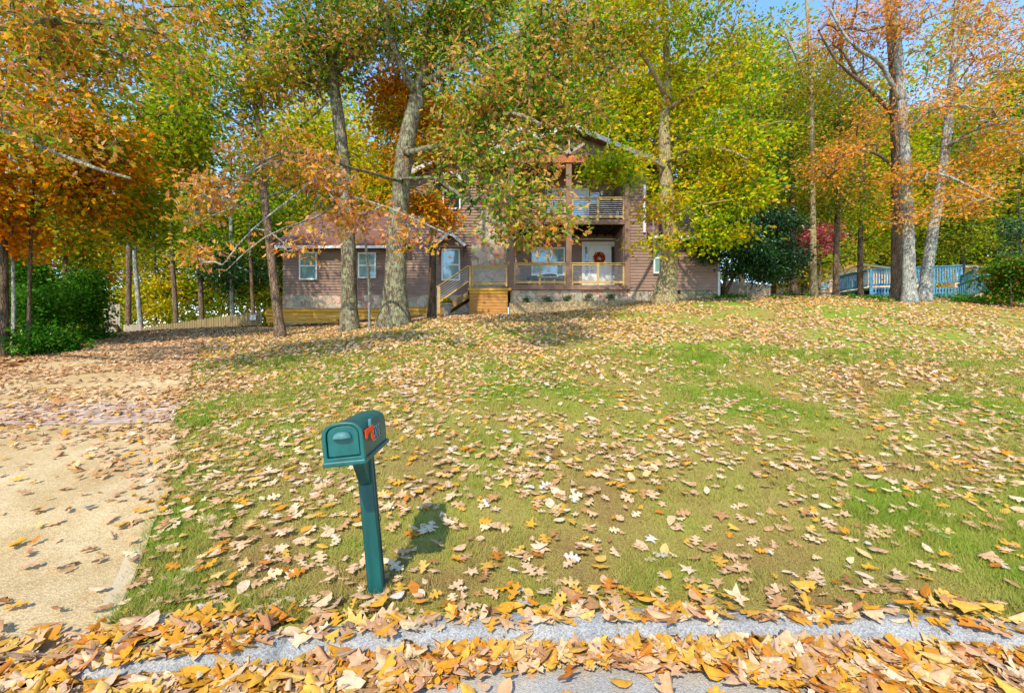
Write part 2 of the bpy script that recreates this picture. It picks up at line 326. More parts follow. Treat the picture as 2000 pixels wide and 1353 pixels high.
KX = np.array([-12, -6, -3.2, -1.67, -.31, .95, 2.18, 3.0, 4.2, 6, 12]); KY = np.array([1.0, 1.7, 2.3, 2.57, 2.80, 2.86, 2.82, 2.72, 2.5, 2.1, .8])
def kerb_y(x): return np.interp(x, KX, KY)
DR = np.array([(2.0, -2.05), (2.63, -2.30), (4.5, -3.4), (7.6, -5.5), (13, -8.9), (17, -11.0), (20.5, -12.3), (24, -12.6)])     # right edge (y, x)
DL = np.array([(2.0, -9.0), (4.5, -9.6), (7.6, -11), (11.4, -12.9), (17, -15.6), (21, -18), (24, -19.5)])
def drive_r(y): return np.interp(y, DR[:, 0], DR[:, 1]) + (vnoise(y, np.asarray(y) * 0, 1.6, 61, 3) - .5) * .32 * np.clip((np.asarray(y) - 3) / 2, 0, 1)
def drive_l(y): return np.interp(y, DL[:, 0], DL[:, 1])
def in_drive(x, y, m=0): return (x < drive_r(y) - m) & (x > drive_l(y) + m) & (y < 24)
def patch(x, y):
    a = vnoise(x, y, .55, 3, 3); b = vnoise(x, y, 2.2, 11, 2)
    return np.clip((a * .65 + b * .35 - .25) / .42, 0, 1)
ROAD = -.10

xs = np.concatenate([np.arange(-300, -60, 30), np.arange(-60, -22, 3), np.arange(-22, 22, .22), np.arange(22, 60, 3), np.arange(60, 301, 30)])
ys = np.concatenate([np.arange(-12, 1.4, 1.0), np.arange(1.4, 4, .08), np.arange(4, 27, .25), np.arange(27, 90, 2.5), np.arange(90, 500, 40)])
X, Y = np.meshgrid(xs, ys); Z = height(X, Y) + (vnoise(X, Y, 1.3, 5, 3) - .5) * .07 * np.clip((Y - 3) / 2, 0, 1)
under = Y < kerb_y(X) - .05
Z = np.where(under, -.45, Z); Z = np.where(in_drive(X, Y, .15), Z - .06, Z)
def grid_mesh(name, X, Y, Z, mat, attr=None):
    ny, nx = X.shape; co = np.stack([X, Y, Z], -1).reshape(-1, 3); me = bpy.data.meshes.new(name)
    i = np.arange(nx * (ny - 1)).reshape(ny - 1, nx)[:, :-1].ravel()
    q = np.stack([i, i + 1, i + nx + 1, i + nx], 1)
    me.vertices.add(len(co)); me.vertices.foreach_set("co", co.astype(np.float32).ravel())
    me.loops.add(q.size); me.loops.foreach_set("vertex_index", q.astype(np.int32).ravel())
    me.polygons.add(len(q)); me.polygons.foreach_set("loop_start", np.arange(0, q.size, 4, dtype=np.int32))
    me.polygons.foreach_set("use_smooth", [True] * len(q))
    if attr is not None:
        a = me.attributes.new("patch", 'FLOAT', 'POINT'); a.data.foreach_set("value", attr.astype(np.float32).ravel())
    me.update(calc_edges=True); return link_mesh(name, me, mat)
m, nt, out = newmat('lawn'); b = principled(nt, out, .95, .1); at = N(nt, "ShaderNodeAttribute", attribute_name="patch")
mp = coords(nt); n1 = N(nt, "ShaderNodeTexNoise", i_Scale=22, i_Detail=6, i_Roughness=.7); nt.links.new(mp.outputs[0], n1.inputs[0])
ma = N(nt, "ShaderNodeMath", operation='MULTIPLY_ADD', i_1=.9, i_2=-.45); nt.links.new(n1.outputs[0], ma.inputs[0])
ad = N(nt, "ShaderNodeMath", operation='ADD'); nt.links.new(at.outputs['Fac'], ad.inputs[0]); nt.links.new(ma.outputs[0], ad.inputs[1])
r = ramp(nt, [(0, lin('#8c7040')), (.3, lin('#9a8a46')), (.55, lin('#969242')), (.8, lin('#889034')), (1, lin('#788e2c'))]); nt.links.new(ad.outputs[0], r.inputs[0])
nt.links.new(r.outputs[0], b.inputs[0]); n2 = N(nt, "ShaderNodeTexNoise", i_Scale=60, i_Detail=4); nt.links.new(mp.outputs[0], n2.inputs[0])
bu = N(nt, "ShaderNodeBump", i_Strength=.9, i_Distance=.03); nt.links.new(n2.outputs[0], bu.inputs['Height']); nt.links.new(bu.outputs[0], b.inputs['Normal'])
ground = tag(grid_mesh('ground', X, Y, Z, m, patch(X, Y)), 'sloping lawn of green and brown patchy grass', 'lawn', kind='structure')

# road
def mat_concrete(name, cols, big=.9, grain=120, k0=.72, k1=1.2, stain='#6a6050', samt=.35):
    m, nt, out = newmat(name); b = principled(nt, out, .92, .15); mp = coords(nt)
    n1 = N(nt, "ShaderNodeTexNoise", i_Scale=big, i_Detail=8, i_Roughness=.65); nt.links.new(mp.outputs[0], n1.inputs[0])
    r = ramp(nt, [(.32 + .36 * i / (len(cols) - 1), lin(c)) for i, c in enumerate(cols)]); nt.links.new(n1.outputs[0], r.inputs[0])
    n3 = N(nt, "ShaderNodeTexNoise", i_Scale=big * 3.7, i_Detail=7, i_Roughness=.7); nt.links.new(mp.outputs[0], n3.inputs[0])
    rs = ramp(nt, [(.52, (0, 0, 0, 1)), (.72, (samt, samt, samt, 1))]); nt.links.new(n3.outputs[0], rs.inputs[0])
    mx = N(nt, "ShaderNodeMixRGB"); nt.links.new(rs.outputs[0], mx.inputs[0]); nt.links.new(r.outputs[0], mx.inputs[1]); mx.inputs[2].default_value = lin(stain)
    v = N(nt, "ShaderNodeTexVoronoi", i_Scale=grain); nt.links.new(mp.outputs[0], v.inputs[0]); sp = nt.nodes.new("ShaderNodeSeparateColor"); nt.links.new(v.outputs['Color'], sp.inputs[0])
    mr = N(nt, "ShaderNodeMapRange", i_3=k0, i_4=k1); nt.links.new(sp.outputs[0], mr.inputs[0])
    mu = N(nt, "ShaderNodeVectorMath", operation='SCALE'); nt.links.new(mx.outputs[0], mu.inputs[0]); nt.links.new(mr.outputs[0], mu.inputs['Scale']); nt.links.new(mu.outputs[0], b.inputs[0])
    bu = N(nt, "ShaderNodeBump", i_Strength=.7, i_Distance=.005); nt.links.new(v.outputs['Distance'], bu.inputs['Height']); nt.links.new(bu.outputs[0], b.inputs['Normal'])
    return m
m = mat_concrete('road_surface', ['#98938a', '#aaa499', '#b8ab94'], 1.6, 150, .75, 1.25, '#b09a70', .45)
rx = np.linspace(-60, 60, 121); ry = np.linspace(-25, 2.95, 40); RX, RY = np.meshgrid(rx, ry)
RY = np.minimum(RY, kerb_y(RX) + .02); tag(grid_mesh('road', RX, RY, np.full(RX.shape, ROAD) + .0, m), 'pale grey asphalt road in the foreground', 'road', kind='structure')
# kerb (rolled concrete, swept)
m = mat_concrete('kerb_concrete', ['#8c8c88', '#9c9a94', '#aaa69c'], 3, 140, .62, 1.3, '#544c40', .6)
prof = [(.12, -.3), (.10, .0), (.06, .028), (-.02, .032), (-.09, .012), (-.15, -.05), (-.18, ROAD - .01), (-.19, -.2)]
JT = [-1.25, .62, 2.45, 4.3]; kxs = np.sort(np.concatenate([np.linspace(-2.3, 12, 150)] + [[j_ - .012, j_, j_ + .012] for j_ in JT])); vs = []; fs = []
for i, x in enumerate(kxs):
    y = float(kerb_y(x)) - .06
    for (d, z) in prof: vs.append((x, y + d, z + .004 * math.sin(x * 3.1) + .003 * math.sin(x * 17 + d * 30) - (.022 if min(abs(x - j_) for j_ in JT) < .006 and z > ROAD else 0)))
n = len(prof)
for i in range(len(kxs) - 1):
    if abs(kxs[i] - .62) < .05 or False: pass
    for k in range(n - 1): fs.append((i * n + k, (i + 1) * n + k, (i + 1) * n + k + 1, i * n + k + 1))
kb = MB(); kb.add(vs, fs); kerb = tag(kb.build('kerb', m, smooth=True), 'pale grey rounded concrete kerb along the lawn edge', 'kerb', kind='structure')
# driveway
def drive_z(x, y):
    z = height(x, y) + .012
    return np.where(y < 2.9, ROAD + .012 + (z - ROAD - .012) * np.clip((y - 2.1) / .8, 0, 1), z)
m = mat_concrete('driveway_concrete', ['#a88c5c', '#bda274', '#cdb68c'], .8, 85, .74, 1.2, '#a67c4c', .45)
def strip(name, ya, yb, la, ra, dz, mat, ny, nx, skew=0):
    yy = np.linspace(ya, yb, ny); s = np.linspace(0, 1, nx); YY, SS = np.meshgrid(yy, s, indexing='ij')
    XX = la(YY) * (1 - SS) + ra(YY) * SS; YY = YY + skew * (SS - 1)
    return grid_mesh(name, XX, YY, drive_z(XX, YY) + dz, mat)
tag(strip('driveway', 2.0, 23.7, drive_l, drive_r, 0.0, m, 110, 40), 'beige pebbled concrete driveway curving up to the left', 'driveway', kind='structure')
mband = mat_brick('pink_pavers', ['#b09684', '#bda694'], '#94806a', 1, 'XY', 1, .22, .11, .012)
tag(strip('paver_band', 6.9, 8.1, drive_l, drive_r, .006, mband, 10, 50), 'band of pinkish pavers set across the driveway', 'pavers', kind='structure')
m = mat_noise('smooth_border', [lin('#b8a27c'), lin('#c4b08c')], 5, rough=.9, bump=.2, bscale=80, bdist=.004)
tag(strip('driveway_border', 2.1, 3.6, lambda y: drive_r(y) - .13, lambda y: drive_r(y) - .01, -.002 + .006, m, 14, 3), 'smooth concrete edge strip of the driveway', 'driveway edge', kind='structure')

# ------------------------------------------------------------------ leaves
TM = {}
def tmpl(name, half):
    h = half; n = len(h); u = [p[0] for p in h]; v = [p[1] for p in h]
    us = u + u[1:-1]; vv = v + [-q for q in v[1:-1]]
    left = list(range(n)); right = [0] + [n + i for i in range(n - 2)] + [n - 1]
    TM[name] = (np.array(us), np.array(vv), [left[::-1], right])
tmpl('oak', [(0, 0), (.1, .03), (.16, .15), (.22, .21), (.29, .18), (.33, .08), (.40, .09), (.45, .30), (.53, .40), (.61, .37), (.60, .2), (.63, .12), (.70, .12), (.77, .26), (.85, .27), (.88, .18), (.88, .1), (.95, .08), (1, 0)])
tmpl('star', [(0, 0), (.1, .07), (.03, .4), (.3, .19), (.5, .52), (.57, .16), (1, 0)])
tmpl('oval', [(0, 0), (.15, .16), (.35, .27), (.6, .28), (.85, .14), (1, 0)])
tmpl('lobed', [(0, 0), (.15, .24), (.33, .12), (.5, .4), (.66, .14), (.82, .26), (1, 0)])
tmpl('maple', [(0, 0), (.05, .34), (.3, .24), (.42, .52), (.6, .2), (.74, .28), (1, 0)])
tmpl('broad', [(0, 0), (.2, .28), (.5, .36), (.8, .2), (1, 0)])
tmpl('simple', [(0, 0), (.35, .27), (.7, .2), (1, 0)])
def leaf_mesh(name, P, T, Nn, S, R, tm, curl, fold, mat, parent=None, ushift=0.0):
    P = np.asarray(P, float); T = T / (np.linalg.norm(T, axis=1, keepdims=True) + 1e-9)
    B = np.cross(Nn, T); B /= (np.linalg.norm(B, axis=1, keepdims=True) + 1e-9); Nn = np.cross(T, B)
    u, v, faces = TM[tm]; K = len(u); n = len(P)
    vw = rng.uniform(.72, 1.12, n)[:, None]; sk = rng.normal(size=n)[:, None] * .14; bd = rng.normal(size=n)[:, None] * .35
    V2 = v[None] * vw * (1 + rng.normal(size=(n, K)) * .06) + bd * (u[None] - .5) ** 2; U2 = u[None] + sk * v[None] + rng.normal(size=(n, K)) * .01
    w = curl[:, None] * ((u[None] - .45) ** 2) + fold[:, None] * np.abs(v)[None]
    V = P[:, None] + S[:, None, None] * ((U2 - ushift)[:, :, None] * T[:, None] + V2[:, :, None] * B[:, None] + w[..., None] * Nn[:, None])
    if parent is not None: V = V - np.array(parent.location)[None, None]
    me = bpy.data.meshes.new(name); me.vertices.add(n * K); me.vertices.foreach_set("co", V.astype(np.float32).ravel())
    flat = np.concatenate([np.array(f) for f in faces]); sizes = [len(f) for f in faces]
    L_ = (flat[None] + (np.arange(n) * K)[:, None]).ravel().astype(np.int32)
    me.loops.add(len(L_)); me.loops.foreach_set("vertex_index", L_)
    st = np.cumsum([0] + sizes[:-1]); starts = (st[None] + (np.arange(n) * sum(sizes))[:, None]).ravel().astype(np.int32)
    me.polygons.add(len(starts)); me.polygons.foreach_set("loop_start", starts)
    a = me.attributes.new("rnd", 'FLOAT', 'POINT'); a.data.foreach_set("value", np.repeat(np.clip(R, 0, 1), K).astype(np.float32))
    me.update(calc_edges=True)
    return link_mesh(name, me, mat, parent)
def unit(n):
    v = rng.normal(size=(n, 3)); return v / np.linalg.norm(v, axis=1, keepdims=True)
def fallen(name, x, y, z, size, R, tm, tilt, mat, label, cat, curlk=1.0):
    n = len(x); a = rng.uniform(0, 2 * np.pi, n); e = .05
    gx = (height(x + e, y) - height(x - e, y)) / (2 * e); gy = (height(x, y + e) - height(x, y - e)) / (2 * e)
    Nn = np.stack([-gx, -gy, np.ones(n)], 1) + rng.normal(size=(n, 3)) * tilt[:, None]; Nn /= np.linalg.norm(Nn, axis=1, keepdims=True)
    T = np.stack([np.cos(a), np.sin(a), np.zeros(n)], 1); T -= (T * Nn).sum(1, keepdims=True) * Nn
    flip = rng.random(n) < .5; Nn[flip] *= -1
    curl = np.where(flip, -1, 1) * rng.uniform(-.2, 1.3, n) * curlk; fold = np.where(flip, -1, 1) * rng.uniform(-.15, .55, n) * curlk
    o = leaf_mesh(name, np.stack([x, y, z], 1), T, Nn, size, R, tm, curl, fold, mat, None, .5)
    return tag(o, label, cat, kind='stuff')

# fallen leaves on the lawn
def sample(n, y0, y1, marg=1.18):
    y = np.sqrt(rng.uniform(y0 ** 2, y1 ** 2, n)); x = rng.uniform(-1, 1, n) * (marg * y + .4); return x, y
def lawn_set(n, y0, y1):
    x, y = sample(n, y0, y1)
    d = vnoise(x, y, .7, 21, 3) * .6 + vnoise(x, y, 2.6, 33, 2) * .4
    edge = .8 * np.exp(-np.clip(x - drive_r(y), 0, 99) / 1.5)
    keep = (rng.random(n) < np.clip((d - .33) * 4.2 + .5 * np.clip((-x - .3) / 3, 0, .7), .10, 1) * (1 - .5 * np.exp(-((y - 3.3) / .9) ** 2)) + edge) & ~in_drive(x, y) & (x > drive_l(y) - 9) & (y > kerb_y(x) + .06)
    inhouse = (y > 20.9) & (x > -12) & (x < 9.8); keep &= ~inhouse
    return x[keep], y[keep]
def red_zone(x, y): return np.clip(1 - np.hypot((x + 7) / 6, (y - 20.5) / 2.3), 0, 1)
A = lambda y0, y1: 1.18 * (y1 ** 2 - y0 ** 2)
for nm, y0, y1, dens, tm, smin, smax, lab in (('fallen_leaves', 2.7, 8, 125, 'oak', .065, .15, 'scattered pale tan and yellow oak leaves on the near lawn'),
                                        ('fallen_leaves', 8, 26, 138, 'lobed', .08, .13, 'leaf litter covering the upper lawn towards the house')):
    x, y = lawn_set(int(A(y0, y1) * dens), y0, y1); n = len(x)
    R = np.clip(rng.beta(1.5, 1.4, n) * .85 + .04 + (rng.random(n) < .14) * rng.uniform(.1, .4, n), 0, .94); R[rng.random(n) < .012] = 1.0
    up = np.clip((y - 12) / 8, 0, 1); sh = red_zone(x, y); left = np.clip(-(x + .3 * y) / 6, 0, 1)
    R = np.clip(R - .35 * np.clip(sh * 2, 0, 1) - .12 * left * rng.random(n), 0, 1)
    R = np.where((rng.random(n) < .25 * up) & (x > 0), rng.uniform(.75, .96, n), R)
    S_l = rng.uniform(smin, smax, n); zz = height(x, y) + .022 + rng.uniform(0, .02, n); tl = np.where(y < 8, .16, .34) * np.ones(n)
    sel = rng.random(n)
    for tm_, lo_, hi_, nm_ in (((tm, 0, .66, ''), ('star', .66, .78, 'star shaped '), ('oval', .78, 1.01, 'oval ')) if tm == 'oak' else ((tm, 0, .6, ''), ('star', .6, 1.01, 'star shaped '))):
        q = (sel >= lo_) & (sel < hi_)
        fallen(nm, x[q], y[q], zz[q], S_l[q], R[q], tm_, tl[q], L['litter'], nm_ + lab, 'fallen leaves', .4 if y0 < 5 else .8)
# dark litter: mulch bed by the planters and driveway edges
x = rng.uniform(-14, -1.5, 9000); y = rng.uniform(18.2, 22.5, 9000); k = (y > 21.3 - .9 * (1 - np.clip(np.abs(x + 7) / 6, 0, 1)) - vnoise(x, y, 1, 4) * 1.3) & ~in_drive(x, y); x, y = x[k], y[k]
k2n = 3500; x2 = drive_l(np.linspace(5, 23, k2n)) - np.abs(rng.normal(size=k2n)) * 1.0 + .3; y2 = rng.uniform(5, 23, k2n); x2 = drive_l(y2) - rng.uniform(-.5, 3.5, k2n)
x = np.concatenate([x, x2]); y = np.concatenate([y, y2]); n = len(x)
fallen('brown_leaf_litter', x, y, height(x, y) + .02 + rng.uniform(0, .03, n), rng.uniform(.1, .18, n), rng.random(n), 'lobed', np.full(n, .35), L['litter_dark'], 'dark brown leaf litter under the planters and along the wooded driveway edge', 'leaf litter')
# on the driveway
n = 40000; y = np.sqrt(rng.uniform(2.2 ** 2, 23.6 ** 2, n)); x = rng.uniform(0, 1, n); x = drive_l(y) * (1 - x) + drive_r(y) * x
d = vnoise(x * .6 + y * .3, y * 1.8, .8, 44, 3); s = (x - drive_l(y)) / (drive_r(y) - drive_l(y))
dens = np.clip((d - .36) * 4 + np.clip((y - 8) / 14, 0, .5), .03, 1.2) * np.clip((y - 2.5) / 5, .15, 1) + np.exp(-(1 - s) * 10) * 1.1 + np.exp(-s * 10) * .5
dens *= np.where((y > 19) & (s > .45), .25, 1)
k = rng.random(n) < dens * .47; x, y = x[k], y[k]; n = len(x); R = rng.beta(1.6, 2.2, n); R = np.where(y > 9, R * .75, R)
fallen('driveway_leaves', x, y, drive_z(x, y) + .012 + rng.uniform(0, .015, n), rng.uniform(.07, .14, n), R, 'lobed', np.full(n, .22), L['litter'], 'brown and tan leaves drifted across the driveway', 'fallen leaves')
# gutter pile
n = 21000; x = rng.uniform(-3.6, 3.9, n); d = rng.uniform(-.25, 1.05, n)
edge = .49 + .25 * np.clip((-x - .7) / 1.0, 0, 1) * 1.6 - .13 * np.exp(-((x - .05) / .7) ** 2) + .10 * np.clip(x - .9, 0, 1) + (vnoise(x, x * 0, 1.7, 9, 3) - .5) * .22
on_kerb = .17 + (vnoise(x, x * 0 + 5, 3.1, 12, 3) - .5) * .16
dens = np.where(d < on_kerb, np.where(d < 0, .02, .16), np.clip((edge - d) / .06, 0, 1)) + .012
ky = kerb_y(x); y = ky - d
lft = x < -1.4; dens = np.where(lft & (d > -.2) & (d < 1.05), np.clip((1.1 - d) / .15, 0, 1) * np.where(d < .08, .3, 1), dens)
k = rng.random(n) < dens; x, y, d = x[k], y[k], d[k]; n = len(x)
hump = np.clip(1 - ((d - .33) / .3) ** 2, 0, 1) * .06 * np.where(np.abs(x - .1) < .9, .7, 1)
z = np.where(d < .14, .03 + rng.uniform(0, .02, n), ROAD + .015 + rng.uniform(0, 1, n) * (.015 + hump))
z = np.where((x < -2.2) & (d < .3), drive_z(x, y) + .02 + rng.uniform(0, .04, n), z)
R = np.clip(np.where(rng.random(n) < .42, rng.uniform(.7, .97, n), rng.beta(2, 2, n)), 0, 1)
SG = rng.uniform(.06, .16, n); sel = rng.random(n)
for tm_, lo_, hi_, lab in (('oak', 0, .62, 'deep drift of yellow and tan oak leaves piled in the gutter against the kerb'), ('star', .62, .75, 'star shaped leaves mixed into the gutter drift'), ('oval', .75, 1.01, 'oval leaves mixed into the gutter drift')):
    q = (sel >= lo_) & (sel < hi_)
    fallen('gutter_leaves', x[q], y[q], z[q], SG[q], R[q], tm_, np.full(q.sum(), .3), L['litter'], lab, 'leaf pile', .9)

# grass blades near the camera
n = 520000; y = 2.75 + (rng.random(n) ** 1.25) * 8.5; x = rng.uniform(-1, 1, n) * (1.16 * y + .3)
pa = patch(x, y); k = (~in_drive(x + rng.normal(size=n) * .05 + .03, y, 0)) & (y > kerb_y(x) + .13 + rng.uniform(-.05, .03, n)) & (rng.random(n) < .35 + .65 * pa) & (x > drive_r(y) - .15); x, y, pa = x[k], y[k], pa[k]; n = len(x)
z = height(x, y) + (vnoise(x, y, 1.3, 5, 3) - .5) * .07 * np.clip((y - 3) / 2, 0, 1)
h = rng.uniform(.02, .05, n) * (1 + .9 * (vnoise(x, y, 3.5, 71, 2) > .62)) * (.7 + .6 * pa) * (1 + (y - 3) * .06); a = rng.uniform(0, 2 * np.pi, n); wd = .0028 * (1 + (y - 3) * .22)
base = np.stack([x, y, z - .004], 1); side = np.stack([np.cos(a), np.sin(a), 0 * a], 1) * wd[:, None]
tip = base + np.stack([rng.normal(size=n) * .55, rng.normal(size=n) * .55, np.ones(n)], 1) * h[:, None]
V = np.stack([base - side, base + side, tip], 1).reshape(-1, 3)
me = bpy.data.meshes.new('grass'); me.vertices.add(3 * n); me.vertices.foreach_set("co", V.astype(np.float32).ravel()); me.loops.add(3 * n)
me.loops.foreach_set("vertex_index", np.arange(3 * n, dtype=np.int32)); me.polygons.add(n); me.polygons.foreach_set("loop_start", np.arange(0, 3 * n, 3, dtype=np.int32))
at = me.attributes.new("rnd", 'FLOAT', 'POINT'); at.data.foreach_set("value", np.repeat(np.clip(pa * .8 + rng.normal(size=n) * .17 + .08, 0, 1), 3).astype(np.float32)); me.update(calc_edges=True)
tag(link_mesh('grass', me, L['grass']), 'short mown grass blades on the near lawn', 'grass', kind='stuff')

# ------------------------------------------------------------------ trees
def resample(pts, rad, step):
    pts = np.array(pts, float); rad = np.array(rad, float); seg = np.linalg.norm(np.diff(pts, axis=0), axis=1); s = np.concatenate([[0], np.cumsum(seg)])
    n = max(2, int(s[-1] / step) + 1); t = np.linspace(0, s[-1], n)
    P = np.stack([np.interp(t, s, pts[:, i]) for i in range(3)], 1); return P, np.interp(t, s, rad)
def smooth_path(P, it=2):
    for _ in range(it): P[1:-1] = .5 * P[1:-1] + .25 * (P[:-2] + P[2:])
    return P
def crown_points(cr, seed=0):
    out = []; lp = []
    for (c, r, n, l) in cr:
        v = unit(n * 3) * (rng.random(n * 3) ** (1 / 2.3))[:, None]; p = np.array(c) + v * np.array(r)
        nz = vnoise(p[:, 0] + p[:, 1] * .7, p[:, 2] + p[:, 1] * .3, .55, seed + 50, 2); o = np.argsort(-nz + rng.random(len(nz)) * .28)[:n]
        out.append(p[o]); lp.append(np.full(n, l))
    return np.concatenate(out), np.concatenate(lp)
def build_tree(name, label, cat, base, stems, crowns, leafmat, bark, leaf=.13, tm='lobed', spread=.32, twig=.006, shift=0, flat=.5, group=None, rvar=.2, seed=0, droop=0.0, leafpart='crown', hang=0.0):
    """stems: list of (points, radii, flare?) in world coordinates; crowns: (centre, radii, attractors, leaves each)"""
    root = empty(name, base, label, cat, group); nodes = []; par = []; expl = []
    mb = MB()
    for si, (pts, rad) in enumerate(stems):
        P, R_ = resample(pts, rad, .45); P = smooth_path(P + rng.normal(size=P.shape) * (.02 if si == 0 else .035) * np.minimum(1, np.arange(len(P)))[:, None])
        if si == 0:
            P0, R0 = resample(pts, rad, .22); P0 = smooth_path(P0, 3)
            hgt_ = np.linalg.norm(P0 - P0[0], axis=1); R0 = R0 * (1 + .55 * np.exp(-hgt_ / (R0[0] * 1.1)))
            P0[0, 2] -= .35; mb.tube(P0, R0, 16, .10, seed + si)
        else: mb.tube(P, R_, 9, .12, seed + si)
        b = len(nodes)
        for i, p in enumerate(P): nodes.append(p); par.append(-1); expl.append(R_[i])
    att, lpa = crown_points(crowns, seed)
    nd = np.array(nodes); hmin = .22 * (nd[:, 2].max() - nd[:, 2].min()) + nd[:, 2].min() if name != 'shrub' else -99
    ok = nd[:, 2] > hmin; usable = list(np.nonzero(ok)[0]) if ok.any() else list(range(len(nodes)))
    d0 = np.min(np.linalg.norm(att[:, None] - nd[None, usable], axis=2), axis=1); order = np.argsort(d0)
    NP = np.zeros((len(nodes) + 5 * len(att) + 5, 3)); NP[:len(nodes)] = nd; cnt = len(nodes)
    use = np.zeros(len(NP), bool); use[usable] = True; par = par + [0] * (5 * len(att) + 5); load = np.zeros(len(NP)); ends = []
    for ai in order:
        a = att[ai]; idx = np.nonzero(use[:cnt])[0]; dd = NP[idx] - a; dist = np.linalg.norm(dd, axis=1) + np.maximum(0, dd[:, 2]) * .5
        j = idx[np.argmin(dist)]; p0 = NP[j]; ln = np.linalg.norm(a - p0); ns = int(min(5, max(2, ln / .5))); prev = j
        arc = np.array([0, 0, ln * (.10 + .05 * rng.random())])
        for q in range(1, ns + 1):
            t = q / ns; p = p0 + (a - p0) * t + arc * math.sin(math.pi * t) + (rng.normal(size=3) * ln * .06 if q < ns else 0)
            NP[cnt] = p; par[cnt] = prev; use[cnt] = True; prev = cnt; cnt += 1
        ends.append((prev, ai))
    base_n = len(nodes); ld = np.zeros(cnt)
    for e, ai in ends: ld[e] += 1
    for i in range(cnt - 1, base_n - 1, -1): ld[par[i]] += ld[i]
    for i in range(base_n, cnt):
        p = par[i]; r1 = twig * math.sqrt(ld[i] + .3); r0 = twig * math.sqrt((ld[p] if p >= base_n else ld[i]) + .3); r0 = min(r0, r1 * 1.6)
        mb.tube([NP[p], NP[i]], [r0, r1], 4 if r1 < .02 else 6, 0, 0, False)
    mb.build('trunk', M[bark], root, smooth=True)
    # leaves
    E = np.array([e for e, _ in ends]); AI = np.array([ai for _, ai in ends]); ln = lpa[AI].astype(int)
    en = NP[E]; pr = NP[np.array(par)[E]]; rep = np.repeat(np.arange(len(E)), ln); n = len(rep)
    t = rng.random(n)[:, None]; c = en[rep] * t + pr[rep] * (1 - t)
    off = rng.normal(size=(n, 3)) * spread * np.array([1, 1, flat]); c = c + off; c[:, 2] -= droop * np.abs(rng.normal(size=n))
    T = off + rng.normal(size=(n, 3)) * .15 + np.array([0, 0, -.12 - hang]); Nn = unit(n) * .9 + np.array([0, -.25, .75])
    av = rng.random(len(E)) * .5 + .5 * vnoise(en[:, 0] + en[:, 1] * .5, en[:, 2], .5, seed + 7, 2) - .05
    R = av[rep] + rng.normal(size=n) * rvar + shift
    S = leaf * rng.uniform(.65, 1.25, n)
    leaf_mesh(leafpart, c, T, Nn, S, R, tm, rng.uniform(-.6, .9, n), rng.uniform(-.1, .5, n), L[leafmat], root)
    return root
def S_(pts, r): return ([W(*p) for p in pts], r)          # a stem traced at its own distance
def C_(px, py, Y, rx, ry, rY, n, l): return (W(px, py, Y), (rx * Y / F, rY, ry * Y / F), n, l)
def rad(wpx, Y): return wpx * Y / F / 2
def gbase(px, Y):
    x = hx(px, Y); return (x, Y, hgt(x, Y))
def fix(pts):                  # drop the first point onto the ground
    p = W(*pts[0]); p2 = list(pts); x, y = p[0], p[1]; z = hgt(x, y); py = 676.5 - (z - EYE) * F / y; p2[0] = (pts[0][0], py, pts[0][2]); return p2
def T(name, label, cat, stem, widths, limbs, crowns, leafmat, bark, **kw):
    st = fix(stem); b = W(*st[0]); stems = [([W(*p) for p in st], [rad(w, p[2]) * math.cos(math.atan((p[0] - 1000) / F)) for w, p in zip(widths, st)])]
    for pts, ws in limbs: stems.append(([W(*p) for p in pts], [rad(w, p[2]) for w, p in zip(ws, pts)]))
    return build_tree(name, label, cat, b, stems, crowns, leafmat, bark, **kw)

G1 = 'big trees on the front lawn'
T('oak_tree', 'largest oak with wide flared trunk, tan and green leaves, before the left windows', 'tree',
  [(770, 637, 15.5), (773, 560, 15.5), (775, 450, 15.5), (784, 360, 15.5), (790, 300, 15.5), (801, 240, 15.5), (815, 190, 15.5)], [52, 44, 38, 34, 36, 30, 28],
  [([(815, 190, 15.5), (790, 140, 15), (765, 90, 14.5), (750, 20, 14), (735, -60, 13.5)], [18, 15, 12, 9, 6]),
   ([(815, 195, 15.5), (828, 120, 15.2), (838, 50, 15), (842, -70, 15)], [22, 19, 14, 10]),
   ([(825, 165, 15.3), (870, 140, 14.5), (920, 112, 13.5), (1010, 80, 12.5), (1090, 20, 12)], [14, 12, 9, 7, 5]),
   ([(790, 300, 15.4), (860, 285, 13.5), (940, 240, 12), (1000, 215, 11), (1060, 245, 10)], [14, 12, 11, 8, 5]),
   ([(785, 355, 15.2), (700, 334, 12.5), (620, 303, 10.5), (560, 298, 9.5), (500, 312, 8.8), (430, 400, 8.2)], [6, 6, 5, 5, 4, 2]),
   ([(787, 350, 15.2), (850, 345, 12.5), (900, 385, 11), (960, 432, 10), (1010, 470, 9.4)], [6, 7, 7, 6, 3]),
   ([(700, 334, 12.5), (640, 420, 9.8), (560, 440, 8.8), (500, 470, 8.4), (440, 530, 8.2)], [4, 4, 4, 3, 2])],
  [C_(880, 60, 14.5, 190, 150, 2.2, 200, 36), C_(960, 190, 12, 130, 120, 1.8, 150, 34), C_(1000, 330, 10.5, 100, 100, 1.3, 62, 22), C_(1045, 440, 10, 80, 75, .9, 34, 18),
   C_(900, 330, 12, 90, 60, 1, 26, 22), C_(730, 30, 15, 100, 110, 1.5, 60, 34), C_(990, 440, 9.6, 70, 70, .6, 20, 18), C_(1110, 90, 12.8, 120, 120, 1.6, 120, 32), C_(1080, 225, 11.8, 110, 50, 1, 46, 24)],
  'oakmix', 'bark_oak', leaf=.135, tm='lobed', spread=.25, seed=1, rvar=.27, group=G1, shift=.02)
